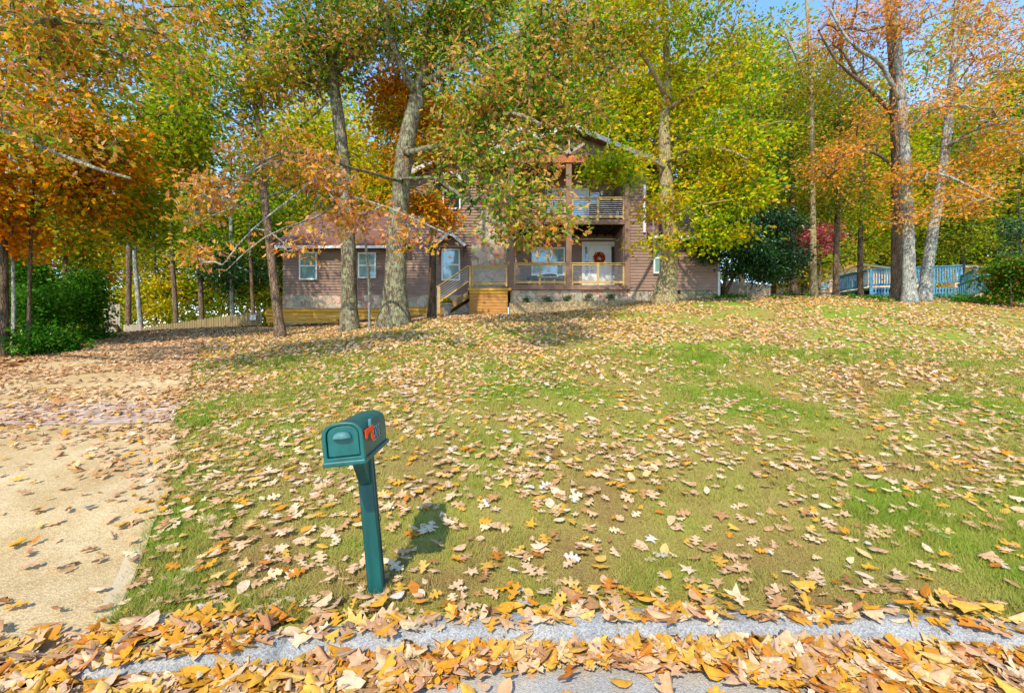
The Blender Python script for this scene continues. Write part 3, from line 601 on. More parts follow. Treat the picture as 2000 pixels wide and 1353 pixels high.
# the low pale limb with tan leaves belongs to a second, thinner oak stem of the same row
T('oak_tree', 'tall straight oak left of the largest one, with a forked grey trunk', 'tree',
  [(683, 648, 16), (682, 560, 16), (680, 470, 16), (672, 330, 16), (661, 230, 16), (652, 170, 16), (645, 80, 16), (640, 0, 16), (636, -120, 16)], [34, 31, 29, 26, 24, 22, 19, 17, 12],
  [([(651, 160, 16), (612, 92, 15.5), (565, 35, 15), (520, -30, 14.5)], [13, 11, 9, 6]), ([(655, 145, 16), (700, 100, 15.5), (740, 60, 15)], [9, 7, 5]),
   ([(672, 345, 15.9), (640, 330, 13), (600, 350, 11), (540, 380, 9.6), (450, 410, 8.8), (370, 440, 8.4)], [5, 5, 4, 4, 3, 2])],
  [C_(640, 60, 16, 140, 130, 2.5, 130, 34), C_(560, 120, 15, 110, 100, 2, 60, 32), C_(600, 0, 15.5, 150, 80, 2, 60, 32)],
  'oakmix', 'bark_oak', leaf=.15, spread=.33, seed=2, group=G1, shift=-.1)
# tan-orange foliage along the low limbs (a smaller oak reaching in from the left of the trunk)
T('oak_sapling', 'thin leaning oak with sparse peach and orange leaves hanging low in front of the house', 'tree',
  [(843, 622, 18.3), (845, 500, 18.3), (847, 430, 18.3), (856, 330, 18.3), (862, 200, 18.3), (868, 60, 18.3)], [16, 14, 13, 11, 9, 7], [],
  [C_(830, 250, 17.6, 100, 90, 1.6, 100, 40), C_(832, 398, 16.5, 46, 26, .7, 30, 44), C_(880, 432, 16.5, 36, 14, .5, 12, 36), C_(765, 200, 17.5, 60, 120, 1.5, 46, 36)],
  'orange', 'bark_dark', leaf=.13, tm='maple', spread=.26, seed=3, group=G1, shift=.1)
ow = T('oak_tree', 'oak past the left photo edge whose leafy gold branches fill the top left corner', 'tree',
  [(-560, 760, 9.5), (-540, 500, 9.5), (-520, 250, 9.5), (-480, 0, 9.5), (-450, -300, 9.5)], [60, 52, 44, 36, 26],
  [([(-520, 250, 9.5), (-250, 130, 8.6), (-60, 60, 8), (120, 40, 7.6), (300, 60, 7.4)], [22, 18, 14, 10, 6]),
   ([(-525, 300, 9.5), (-250, 280, 8.2), (-40, 240, 7.6), (120, 300, 7.2), (250, 350, 7)], [20, 15, 12, 8, 5]),
   ([(-500, 100, 9.5), (-250, -60, 9), (0, -120, 9), (300, -140, 9)], [22, 18, 14, 8])],
  [C_(110, 60, 7.6, 210, 110, 1.3, 78, 22), C_(60, 230, 7.4, 150, 110, 1.2, 40, 20), C_(330, 70, 7.8, 110, 90, 1.1, 30, 22), C_(-150, 100, 8.5, 200, 200, 1.5, 60, 22), C_(-300, -200, 9.5, 300, 150, 2.5, 60, 22)],
  'tanorange', 'bark_oak', leaf=.125, spread=.24, seed=4, shift=-.2, rvar=.3)
# the same low growth carried by the tall oak's limb
for (lab, st, wd, lb, cr, sd) in (
  ('slender oak between the two big trunks, sparse peach leaves before the purple roof',
   [(722, 640, 15.2), (722, 560, 14.6), (715, 480, 13.6), (700, 410, 12.4), (680, 360, 11.4)], [6, 6, 5, 5, 4],
   [([(680, 360, 11.4), (620, 318, 10.4), (560, 300, 9.8), (490, 320, 9.2), (420, 390, 8.8)], [4, 4, 4, 3, 2]),
    ([(690, 385, 11.8), (760, 400, 10.8), (830, 440, 10), (900, 470, 9.6)], [3.5, 3.5, 3, 2]),
    ([(640, 330, 10.7), (560, 400, 9.6), (480, 450, 9), (430, 520, 8.7)], [3, 3, 3, 2])],
   [C_(560, 350, 9.9, 130, 60, .9, 48, 14), C_(430, 410, 9, 90, 70, .8, 40, 13), C_(660, 420, 10.4, 110, 45, .8, 40, 14), C_(800, 460, 9.9, 70, 40, .6, 17, 14), C_(400, 490, 8.8, 50, 35, .5, 14, 14), C_(590, 470, 9.4, 60, 40, .6, 13, 12), C_(520, 290, 9.6, 120, 40, .8, 30, 15)], 5),):
    T('oak_sapling', lab, 'tree', st, wd, lb, cr, 'tanorange', 'bark_grey', leaf=.12, tm='oak', spread=.15, seed=sd, twig=.005, shift=.14, rvar=.25)
T('maple_tree', 'slim dark trunk leaning left in front of the long planter box', 'tree',
  [(549, 657, 15.5), (541, 600, 15.5), (534, 540, 15.5), (527, 480, 15.5), (515, 380, 15.5), (511, 280, 15.5), (498, 200, 15.5), (484, 140, 15.5), (476, 60, 15.5), (466, -80, 15.5)], [22, 19, 18, 17, 15, 14, 12, 11, 10, 8],
  [([(511, 270, 15.5), (450, 230, 15), (380, 180, 14.5), (310, 150, 14)], [8, 7, 5, 4]), ([(513, 330, 15.5), (580, 250, 15.3), (640, 200, 15)], [6, 5, 4])],
  [C_(460, 230, 15, 160, 110, 2, 150, 38), C_(470, 60, 15.5, 130, 120, 2, 110, 38), C_(400, 330, 15.5, 110, 60, 1.6, 50, 38)],
  'green', 'bark_brown', leaf=.13, tm='maple', spread=.36, seed=6, group=G1, shift=.12)
T('maple_tree', 'tan barked maple in front of the right wing with yellow green leaves', 'tree',
  [(1297, 590, 19), (1305, 530, 19), (1312, 470, 19), (1303, 400, 19), (1300, 330, 19), (1297, 260, 19), (1301, 200, 19), (1304, 150, 19), (1300, 60, 19), (1298, -120, 19)], [42, 34, 31, 29, 25, 23, 19, 15, 13, 8],
  [([(1302, 215, 19), (1340, 195, 18.3), (1400, 140, 17.5), (1450, 115, 17)], [11, 9, 7, 4]), ([(1300, 190, 19), (1283, 150, 18.5), (1240, 90, 18), (1200, 20, 17.5)], [11, 9, 7, 4]),
   ([(1300, 320, 18.9), (1340, 290, 17.6), (1400, 285, 16.6), (1460, 310, 16)], [8, 7, 6, 4]), ([(1310, 430, 18.9), (1360, 400, 17.4), (1420, 395, 16.6)], [6, 5, 3]), ([(1300, 330, 18.9), (1250, 300, 17.4), (1190, 320, 16.4)], [7, 6, 4])],
  [C_(1310, 60, 18, 170, 140, 2.5, 190, 40), C_(1400, 200, 17.5, 100, 80, 2, 60, 36), C_(1420, 290, 16.8, 110, 50, 1.3, 75, 40), C_(1400, 380, 16.8, 110, 45, 1.2, 80, 40), C_(1220, 330, 16.6, 75, 45, 1, 52, 36),
   C_(1290, 420, 17.4, 50, 40, .7, 22, 30), C_(1360, 455, 17.2, 60, 40, .8, 30, 34), C_(1180, 120, 17.5, 90, 120, 1.8, 75, 34), C_(1245, 480, 17.6, 30, 18, .4, 5, 24), C_(1310, 480, 17.4, 35, 22, .4, 9, 26), C_(1440, 450, 17.4, 40, 25, .6, 14, 34)],
  'yellowgreen', 'bark_tan', leaf=.135, tm='maple', spread=.3, seed=7, group=G1, shift=.08)
# holly beside the right wing
T('holly_tree', 'dark glossy evergreen at the right corner of the house', 'tree',
  [(1412, 584, 22.3), (1405, 560, 22.3), (1400, 530, 22.3), (1398, 470, 22.3)], [12, 9, 7, 5],
  [([(1414, 575, 22.2), (1425, 555, 22.1), (1442, 530, 22), (1450, 480, 22)], [8, 7, 6, 4]), ([(1410, 575, 22.2), (1418, 540, 21.8), (1425, 480, 21.6)], [7, 5, 4])],
  [C_(1430, 478, 21.4, 80, 58, 1.5, 170, 80), C_(1505, 475, 21.6, 58, 75, 1.4, 150, 80), C_(1480, 400, 23, 70, 50, 1.5, 75, 60), C_(1370, 500, 22, 30, 30, .8, 18, 60), C_(1510, 550, 22.5, 35, 28, .8, 26, 55), C_(1480, 330, 23.5, 50, 60, 1.5, 40, 55)],
  'holly', 'bark_dark', leaf=.13, tm='simple', spread=.28, seed=8)
# three trunks at the right
G2 = 'trunks clustered at the right of the lawn'
T('oak_tree', 'left and darkest trunk of the three clustered at the right', 'tree', [(1752, 577, 19.6), (1752, 450, 19.6), (1750, 300, 19.6), (1745, 150, 19.6), (1735, 0, 19.6), (1728, -150, 19.6)], [27, 24, 21, 18, 15, 11],
  [([(1748, 230, 19.6), (1700, 170, 19), (1640, 130, 18.5), (1600, 60, 18)], [9, 7, 5, 3]), ([(1750, 330, 19.5), (1700, 290, 18.5), (1650, 300, 18), (1590, 350, 17.5)], [6, 5, 4, 2])],
  [C_(1680, 90, 18.5, 110, 120, 2, 90, 26), C_(1640, 350, 18, 80, 70, 1.3, 50, 28), C_(1690, 240, 19, 80, 60, 1.5, 34, 24)], 'rust', 'bark_brown', leaf=.12, tm='lobed', twig=.009, spread=.27, seed=9, group=G2)
T('oak_tree', 'middle trunk of the three at the right, palest grey and straight', 'tree', [(1776, 581, 18.6), (1774, 450, 18.6), (1768, 300, 18.6), (1758, 150, 18.6), (1748, 30, 18.6), (1740, -150, 18.6)], [30, 25, 22, 20, 17, 12],
  [([(1766, 260, 18.6), (1800, 215, 18.2), (1850, 200, 17.6), (1920, 210, 17)], [9, 7, 5, 3]), ([(1762, 200, 18.6), (1720, 120, 18), (1660, 90, 17.2), (1620, 20, 17)], [9, 8, 6, 4]), ([(1770, 350, 18.5), (1830, 330, 17.2), (1900, 370, 16.4), (1960, 400, 16)], [6, 5, 4, 2])],
  [C_(1780, 60, 17.8, 150, 110, 2, 90, 24), C_(1870, 230, 17.4, 100, 70, 1.4, 48, 26), C_(1760, 380, 17.6, 70, 60, 1.2, 40, 28), C_(1870, 380, 17, 90, 55, 1.2, 46, 28)], 'rust', 'bark_grey', leaf=.12, tm='lobed', twig=.009, spread=.27, seed=10, group=G2, shift=.05)
T('oak_tree', 'right trunk of the three, leaning to the right in front of the blue deck', 'tree', [(1804, 575, 19.2), (1812, 520, 19.2), (1822, 450, 19.2), (1842, 330, 19.2), (1856, 200, 19.2), (1866, 90, 19.2), (1874, -120, 19.2)], [29, 26, 24, 21, 18, 15, 11],
  [([(1856, 200, 19.2), (1900, 150, 18.6), (1950, 130, 18), (2010, 140, 17.5)], [9, 7, 5, 3]), ([(1862, 130, 19.2), (1890, 60, 18.8), (1900, -20, 18.4)], [8, 6, 4]), ([(1848, 290, 19.1), (1900, 250, 18.2), (1960, 235, 17.5), (2030, 250, 17)], [7, 6, 4, 3])],
  [C_(1930, 80, 18.2, 110, 130, 2, 90, 26), C_(1960, 260, 17.8, 80, 80, 1.5, 56, 26), C_(1900, 330, 18, 70, 40, 1.2, 24, 26), C_(1990, 130, 18, 60, 90, 1.5, 30, 26)], 'rust', 'bark_grey', leaf=.12, tm='lobed', twig=.009, spread=.27, seed=11, group=G2)
T('poplar_tree', 'pale slender trunk standing alone between the evergreen and the brick house', 'tree', [(1588, 582, 22), (1588, 450, 22), (1586, 330, 22), (1585, 200, 22), (1582, 100, 22), (1570, -80, 22)], [17, 13, 12, 10, 8, 6],
  [([(1585, 190, 22), (1560, 120, 21.6), (1530, 60, 21)], [5, 4, 3]), ([(1586, 250, 22), (1520, 235, 21), (1450, 260, 20)], [4, 4, 3])],
  [C_(1585, 120, 21.5, 90, 120, 1.8, 70, 28), C_(1600, 300, 21.5, 60, 80, 1.5, 34, 26)], 'olive', 'bark_tan', leaf=.13, spread=.35, seed=12, shift=.15)
T('hardwood_tree', 'brown trunk right of the pale slender one, before the brick house', 'tree', [(1633, 581, 24), (1633, 480, 24), (1638, 380, 24), (1640, 200, 24), (1645, 60, 24)], [14, 12, 11, 9, 6], [],
  [C_(1640, 400, 24, 75, 80, 2, 90, 34), C_(1640, 230, 24, 90, 110, 2.2, 110, 34)], 'olive', 'bark_brown', leaf=.15, spread=.4, seed=13, shift=-.02)
T('hardwood_tree', 'narrow dark trunk just left of the blue deck', 'tree', [(1681, 577, 25.5), (1680, 480, 25.5), (1684, 380, 25.5), (1690, 200, 25.5)], [13, 11, 10, 7], [],
  [C_(1710, 430, 26, 85, 60, 2, 95, 34), C_(1700, 300, 26, 90, 90, 2, 90, 34)], 'yellowgreen', 'bark_dark', leaf=.16, spread=.42, seed=14, shift=.1)
T('hardwood_tree', 'stout brown trunk behind the evergreen at the right', 'tree', [(1550, 583, 26), (1550, 450, 26), (1545, 300, 26), (1530, 120, 26)], [16, 14, 12, 8],
  [([(1547, 330, 26), (1480, 240, 25.5), (1440, 150, 25)], [7, 5, 3])],
  [C_(1500, 170, 26, 120, 150, 2.5, 190, 36), C_(1540, 330, 26, 70, 90, 2, 80, 34)], 'green', 'bark_brown', leaf=.17, spread=.45, seed=15, shift=0)
T('cedar_tree', 'dark green feathery tree behind the right trunk and blue deck', 'tree', [(1880, 570, 29), (1880, 450, 29), (1885, 300, 29)], [12, 9, 5], [],
  [C_(1870, 440, 28.5, 90, 60, 2, 120, 40), C_(1850, 320, 29, 90, 80, 2.2, 90, 36)], 'olive', 'bark_dark', leaf=.17, spread=.42, seed=16, shift=-.2)
T('cedar_tree', 'bluish evergreen at the far right edge behind the red leaved bush', 'tree', [(1992, 560, 26), (1992, 480, 26), (1990, 380, 26)], [8, 6, 3], [],
  [C_(1990, 470, 26, 38, 65, 1.2, 60, 44)], 'holly', 'bark_dark', leaf=.12, tm='simple', spread=.22, seed=17, shift=.3)
T('shrub', 'large bush with green and red leaves at the right edge of the lawn', 'shrub', [(1975, 590, 17.5), (1975, 560, 17.5), (1972, 520, 17.5)], [6, 5, 3], [],
  [C_(1990, 545, 17.5, 62, 42, 1.2, 110, 44)], 'redgreen', 'bark_dark', leaf=.12, tm='broad', spread=.22, seed=18, shift=-.08)
T('hardwood_tree', 'small tree with pink leaves behind the pale slender trunk', 'tree', [(1600, 578, 38), (1602, 520, 38), (1604, 470, 38)], [6, 5, 3], [],
  [C_(1603, 475, 38, 42, 50, 2, 110, 34)], 'pink', 'bark_brown', leaf=.2, tm='simple', spread=.4, seed=19)
# left woods, near
T('hardwood_tree', 'thick dark trunk at the left edge of the photo', 'tree', [(6, 692, 13.2), (8, 600, 13.2), (6, 480, 13.2), (0, 300, 13.2), (-5, 100, 13.2)], [26, 22, 20, 17, 13], [],
  [C_(20, 330, 13, 110, 130, 1.8, 130, 38), C_(0, 120, 13, 130, 120, 2, 100, 34)], 'orange', 'bark_dark', leaf=.14, tm='maple', spread=.32, seed=20, shift=-.02)
T('hardwood_tree', 'thin pale trunk second from the left edge', 'tree', [(27, 686, 14), (27, 600, 14), (25, 480, 14), (22, 300, 14)], [11, 9, 8, 6], [],
  [C_(60, 470, 14, 70, 60, 1.2, 40, 36), C_(60, 300, 14, 90, 80, 1.5, 60, 36)], 'orange', 'bark_grey', leaf=.13, tm='maple', spread=.32, seed=21, shift=.1)
T('hardwood_tree', 'narrow lichen spotted dark trunk rising from the green bushes at the left', 'tree', [(56, 690, 13.4), (57, 600, 13.4), (60, 480, 13.4), (68, 300, 13.4), (80, 100, 13.4)], [12, 9, 8, 7, 5],
  [([(62, 430, 13.4), (120, 350, 13), (190, 320, 12.6)], [5, 4, 2])],
  [C_(170, 260, 13, 120, 110, 1.7, 130, 36), C_(150, 400, 13.5, 110, 70, 1.5, 80, 34), C_(120, 100, 13.4, 120, 110, 1.7, 80, 34)], 'orange', 'bark_dark', leaf=.13, tm='maple', spread=.34, seed=22, shift=-.14)
T('maple_tree', 'leafy maple at the left with mixed green and orange crown over the driveway', 'tree', [(120, 665, 17), (125, 560, 17), (130, 440, 17), (150, 250, 17), (170, 50, 17)], [12, 11, 10, 8, 6], [],
  [C_(250, 280, 17, 130, 120, 2, 150, 38), C_(260, 120, 17, 130, 90, 2, 90, 36), C_(240, 410, 17, 120, 70, 1.8, 90, 36), C_(100, 500, 17, 90, 60, 1.4, 50, 36)], 'green', 'bark_brown', leaf=.15, tm='maple', spread=.38, seed=23, shift=.1)
for i, (px, py, Y, rx, ry, n, lab) in enumerate(((110, 610, 15.5, 55, 60, 130, 'bright green bush at the foot of the left trunks'), (175, 575, 17, 50, 55, 100, 'taller dark green bush in front of the wooden panel'),
                                (105, 668, 14, 38, 26, 60, 'lowest green bush at the driveway edge'), (200, 655, 17.5, 20, 14, 26, 'small green weed clump beside the fallen log'), (45, 560, 16.5, 60, 60, 80, 'green bush behind the thin left trunks'))):
    g = gbase(px, Y); build_tree('shrub', lab, 'shrub', g, [([g, (g[0], g[1], g[2] + .7), (g[0] + .1, g[1], hz(py, Y))], [.04, .03, .015])], [C_(px, py, Y, rx, ry, 1.0, n, 46)], 'bush', 'bark_dark', leaf=.1, tm='broad', spread=.26, seed=30 + i, shift=-.08)
# trunks beyond the driveway fence
G3 = 'trees in the woods beyond the driveway fence'
far = [((250, 645, 25), (252, 480, 25), (255, 300, 25), 13, 'bark_brown', 'ivy covered reddish trunk just right of the wooden panel', 'green', (250, 330, 90, 120, 110), .05),
       ((279, 645, 26), (264, 520, 26), (258, 300, 26), 11, 'bark_grey', 'pale trunk leaning left behind the start of the picket fence', 'green', (300, 260, 90, 140, 90), .0),
       ((304, 640, 30), (304, 560, 30), (300, 400, 30), 5, 'bark_dark', 'very thin dark stem behind the picket fence', 'yellow', (325, 560, 55, 60, 60), .05),
       ((347, 635, 26), (335, 480, 26), (330, 300, 26), 11, 'bark_brown', 'tall brown trunk in the middle of the picket fence', 'green', (360, 270, 90, 150, 110), .15),
       ((396, 628, 27), (390, 520, 27), (385, 350, 27), 12, 'bark_brown', 'straight brown trunk behind the right half of the picket fence', 'green', (410, 480, 60, 60, 60), .02),
       ((455, 620, 28), (452, 500, 28), (450, 350, 28), 10, 'bark_grey', 'greyish trunk behind the picket fence near the small white sign', 'holly', (470, 520, 60, 60, 70), .1),
       ((497, 618, 27), (490, 520, 27), (485, 400, 27), 8, 'bark_brown', 'thin trunk behind the white sign', 'green', (500, 450, 60, 70, 60), -.05),
       ((140, 655, 27), (140, 500, 27), (145, 300, 27), 11, 'bark_dark', 'dark trunk rising behind the left bushes', 'olive', (150, 420, 90, 110, 90), .0)]
for i, (a, b, c, w, bk, lab, lf, (cx, cy, rx, ry, n), sh) in enumerate(far):
    T('hardwood_tree', lab, 'tree', [a, b, c], [w, w * .9, w * .7], [], [C_(cx, cy, a[2], rx, ry, 2.0, n, 36)], lf, bk, leaf=.17, tm='broad', spread=.42, seed=40 + i, group=G3, shift=sh)

# low undergrowth at the foot of the far woods
for (xa_, xb_, ya_, yb_, hh_, nn_, lf_, lab_) in ((-34, -8, 28, 40, 3.6, 16000, 'olive', 'low green and yellow undergrowth below the woods behind the picket fence'), (8, 62, 55, 64, 4.5, 16000, 'green', 'low green undergrowth in the woods behind the brick house')):
    x = rng.uniform(xa_, xb_, nn_); y = rng.uniform(ya_, yb_, nn_); top = hh_ * (.35 + vnoise(x, y, .35, 91, 3)); z = height(x, y) + top * rng.random(nn_) ** .7
    o = leaf_mesh('undergrowth', np.stack([x, y, z], 1), unit(nn_), unit(nn_) + np.array([0, -.3, .6]), rng.uniform(.18, .36, nn_), vnoise(x, z + y, .5, 17, 2) + rng.normal(size=nn_) * .15, 'simple', np.zeros(nn_), np.zeros(nn_), L[lf_])
    tag(o, lab_, 'undergrowth', kind='stuff')
# background forest: five kinds, copied
protos = []
for i, (lf, bk, kind, hh, rr, sh) in enumerate((('green', 'bark_brown', 'green', 17, 3.6, .05), ('yellow', 'bark_brown', 'yellow', 16, 3.4, 0), ('orange', 'bark_dark', 'orange', 15, 3.4, 0), ('olive', 'bark_dark', 'olive', 17, 3.8, 0), ('yellowgreen', 'bark_grey', 'yellow green', 18, 3.8, .05))):
    b = (0, 60, 0); st = [([(0, 60, 0), (.2, 60, hh * .5), (.1, 60.1, hh * .92)], [.2, .14, .04])]
    cr = [((0, 60, hh * .62), (rr, rr, hh * .36), 230, 38), ((.8, 60, hh * .26), (rr * .8, rr * .8, hh * .17), 70, 34)]
    protos.append((build_tree('forest_tree', 'x', 'tree', b, st, cr, lf, bk, leaf=.26, tm='simple', spread=.6, seed=60 + i, twig=.012, shift=sh), kind))
spots = []   # (px, Y, proto, scale, description)
for px, Y, k, s in ((-40, 30, 2, 1.0), (30, 40, 3, 1.0), (90, 34, 0, 1.0), (190, 36, 2, .9), (250, 42, 0, 1.05), (330, 34, 0, 1.0), (395, 38, 1, 1.1), (450, 33, 0, .95), (520, 40, 4, 1.1), (560, 34, 0, 1.0),
                    (600, 36, 1, 1.4), (650, 40, 4, 1.5), (700, 36, 1, 1.05), (750, 38, 1, 1.15), (800, 38, 4, 1.5), (850, 38, 2, 1.35), (910, 38, 4, 1.6), (970, 40, 0, 1.6), (1050, 40, 4, 1.7),
                    (1125, 38, 4, 1.7), (1200, 40, 4, 1.6), (1260, 38, 1, 1.5), (1330, 38, 4, 1.5), (1390, 42, 3, 1.4), (1450, 38, 0, 1.3), (1510, 46, 2, 1.3), (1545, 50, 0, 2.0), (1880, 50, 4, 1.9), (1965, 48, 3, 1.7), (1570, 40, 3, 1.4), (1625, 62, 0, 1.9), (1700, 58, 4, 1.8), (1760, 56, 3, 1.7), (1800, 60, 0, 1.8),
                    (1850, 50, 0, 1.3), (1920, 56, 3, 1.3), (1990, 50, 4, .9), (2080, 46, 2, 1.1)):
    spots.append((px, Y, k, s))
def place_words(px):
    marks = [(20, 'the left photo edge'), (120, 'the left bushes'), (215, 'the wooden panel'), (300, 'the start of the picket fence'), (380, 'the picket fence'), (480, 'the white sign on the fence'), (560, 'the left corner of the house'),
             (620, 'the left wing window'), (683, 'the tall grey trunk'), (770, 'the largest oak trunk'), (860, 'the upper gabled window'), (960, 'the stone chimney'), (1050, 'the left half of the balcony'), (1110, 'the porch gable'), (1200, 'the right end of the balcony'),
             (1297, 'the tan barked maple'), (1370, 'the end of the right wing'), (1440, 'the dark evergreen'), (1510, 'the grey plank fence'), (1588, 'the pale slender trunk'), (1640, 'the brick house'), (1700, 'the left end of the blue deck'), (1770, 'the three clustered trunks'), (1840, 'the middle of the blue deck'), (1900, 'the blue stair rail'), (1990, 'the red leaved bush'), (2100, 'the right photo edge')]
    return min(marks, key=lambda m_: abs(m_[0] - px))[1]
used = set(); seen = {}
for px, Y, k, s in spots:
    root, kind = protos[k]
    o = root if k not in used else copy_tree(root); used.add(k)
    x = hx(px, Y); o.location = (x, Y, hgt(x, Y) - .3); o.scale = (s, s, s); o.rotation_euler = (0, 0, (px * 1.7) % 6.28)
    w = place_words(px); ks = (kind, w); seen[ks] = seen.get(ks, 0) + 1
    o["label"] = f"background {kind} autumn tree in the woods behind {w}" + (", the one further back" if seen[ks] > 1 else ""); o["group"] = 'background woods'

# ------------------------------------------------------------------ house
H = empty('house', (0, 21.5, 3.5), 'two storey brown sided house with stone base, porch, balcony and purple roofs', 'house')
YP, YW = 21.5, 23.5
def siding(mb, x0, x1, z0, z1, y, clip=None, bh=.14, face=-1):
    z = z0
    while z < z1 - .01:
        za, zb = z, min(z + bh, z1); a0, a1 = x0, x1
        if clip: a0, a1 = clip((za + zb) / 2)
        if a1 - a0 > .02:
            mb.add([(a0, y - .045, za), (a1, y - .045, za), (a1, y - .004, zb), (a0, y - .004, zb), (a0, y, za), (a1, y, za)], [(0, 1, 2, 3), (0, 4, 5, 1)])
        z += bh
ZF = 4.27
w = MB(); siding(w, -11.67, -5.2, ZF, 6.62, YW); w.box(-11.67, -5.2, YW, 32, ZF, 6.62); w.build('left_wing_wall', M['siding'], H)
# main body with its big front gable (ridge over X=0)
pk = 12.55; slope = .45
w = MB(); siding(w, -5.2, 5.3, ZF, pk - .1, YW, clip=lambda z: (max(-5.2, -(pk - z) / slope), min(5.3, (pk - z) / slope)))
w.prism([(-5.2, ZF), (5.3, ZF), (5.3, 10.1), (0, pk), (-5.2, 10.15)], 'y', YW, 31); w.build('main_wall', M['siding'], H)
w = MB(); siding(w, 5.24, 6.28, ZF, 10.05, YP); w.box(5.24, 6.28, YP, YW + .5, ZF, 10.1); w.box(5.216, 5.24, YP + .02, YW - .03, ZF, 10.1)
for k in range(52): w.box(5.20, 5.214, YP + .12, YW - .03, ZF + k * .112, ZF + k * .112 + .085)
w.build('right_strip_wall', M['siding'], H)
w = MB(); siding(w, 6.28, 9.56, ZF, 6.62, YP); w.box(6.28, 9.56, YP, 30, ZF, 6.62); w.build('right_wing_wall', M['siding'], H)
w = MB(); w.box(-11.69, -5.0, YW - .02, YW + .4, 2.2, ZF); w.box(-5.0, -1.9, YW - .02, YW + .4, 2.4, ZF); w.box(-11.69, -11.3, YW + .4, 30, 1.5, ZF); w.build('left_foundation', M['stone'], H)
w = MB(); w.box(-.08, 5.37, YP - .02, YP + .4, 2.8, 4.27); w.box(5.40, 6.9, YP + .01, YP + .4, 2.8, 4.26); w.build('porch_foundation', M['stone'], H)
w = MB(); w.box(6.92, 9.57, YP + .005, YP + .4, 2.8, 4.26); w.build('right_foundation', M['stone_green'], H)
w = MB(); w.box(hx(1313, YP), hx(1329, YP), YP - .01, YP + .01, 4.1, 4.25); w.build('foundation_vent', M['dark'], H)
# chimney
w = MB(); yc = 22.7; xa, xb = hx(921, yc), -.2
w.prism([(xa, 2.4), (xb, 2.4), (xb, 13.3), (hx(944, yc), 13.3), (hx(944, yc), 8.0), (xa, 7.2)], 'y', yc, YW - .01); ch = w.build('chimney', M['stone'], H)
w = MB(); w.box(hx(944, yc) - .08, xb + .08, yc - .08, YW, 13.3, 13.42); w.build('chimney_cap', M['whitegrey'], ch)
# roofs
def slab(mb, a, b, c, d, t=.14):
    a, b, c, d = map(Vector, (a, b, c, d)); n = (b - a).cross(d - a).normalized() * t
    if n.z < 0: n = -n
    mb.add([a, b, c, d, a + n, b + n, c + n, d + n], [(3, 2, 1, 0), (4, 5, 6, 7), (0, 1, 5, 4), (1, 2, 6, 5), (2, 3, 7, 6), (3, 0, 4, 7)])
w = MB(); slab(w, (-12.0, 23.0, 6.56), (-5.22, 23.0, 6.56), (-5.22, 28, 9.7), (-12.0, 28, 9.7)); slab(w, (-12.0, 33, 6.56), (-5.22, 33, 6.56), (-5.22, 28.01, 9.7), (-12.0, 28.01, 9.7)); r1 = w.build('left_roof', M['shingle'], H)
w = MB(); w.box(-12.02, -5.24, 22.93, 22.99, 6.54, 6.68); w.build('gutter', M['white'], r1)
w = MB(); w.prism([(23.2, 6.62), (32, 6.62), (28, 9.6)], 'x', -11.6, -11.5); w.build('left_gable_end', M['siding'], H)
w = MB(); slab(w, (6.3, 21.0, 6.56), (9.9, 21.0, 6.56), (9.9, 26, 9.5), (6.3, 26, 9.5)); slab(w, (6.3, 31, 6.56), (9.9, 31, 6.56), (9.9, 26.01, 9.5), (6.3, 26.01, 9.5)); r2 = w.build('right_roof', M['shingle'], H)
w = MB(); w.box(6.3, 9.92, 20.93, 20.99, 6.54, 6.68); w.build('gutter', M['white'], r2)
w = MB(); slab(w, (-5.6, 23.0, 10.05), (-5.6, 31.4, 10.05), (0, 31.4, pk + .02), (0, 23.0, pk + .02)); slab(w, (5.7, 23.0, 10.0), (5.7, 31.4, 10.0), (0.01, 31.4, pk + .02), (0.01, 23.0, pk + .02)); r3 = w.build('main_roof', M['shingle_y'], H)
w = MB()
for sx, zz in ((-5.62, 10.02), (5.72, 9.98)): w.bar((sx, 22.97, zz + .08), (0, 22.97, pk + .11), .05, .19)
w.build('fascia', M['whitegrey'], r3)
xr, zr = 2.6, 11.62
w = MB(); slab(w, (-1.62, 20.9, 9.9), (-1.62, 27, 9.9), (xr, 27, zr), (xr, 20.9, zr)); slab(w, (6.82, 20.9, 9.9), (6.82, 27, 9.9), (xr + .01, 27, zr), (xr + .01, 20.9, zr)); r4 = w.build('porch_roof', M['shingle_y'], H)
w = MB(); w.bar((-1.64, 20.87, 9.94), (xr, 20.87, zr + .07), .05, .2); w.bar((6.84, 20.87, 9.94), (xr, 20.87, zr + .07), .05, .2); w.build('fascia', M['whitegrey'], r4)
# gable infill, battens, beam, king post
w = MB(); w.prism([(-.6, 10.35), (5.8, 10.35), (xr, zr - .05)], 'y', 21.42, 21.5)
for k in range(16):
    x = -.3 + k * .39; zt = zr - .12 - abs(x - xr) * .41
    if zt > 10.5: w.box(x, x + .035, 21.40, 21.418, 10.5, zt)
w.build('gable_panel', M['gable'], H)
w = MB(); w.box(-.2, 5.5, 21.30, 21.56, 10.15, 10.50); w.build('upper_beam', M['beam'], H)
w = MB(); w.box(xr - .07, xr + .07, 21.22, 21.30, 10.52, zr - .15); w.bar((xr + .02, 21.2, 10.53), (xr + .72, 21.2, 10.97), .07, .13); w.bar((xr - .02, 21.2, 10.53), (xr - .72, 21.2, 10.97), .07, .13); w.build('king_post_brace', M['greywood'], H)
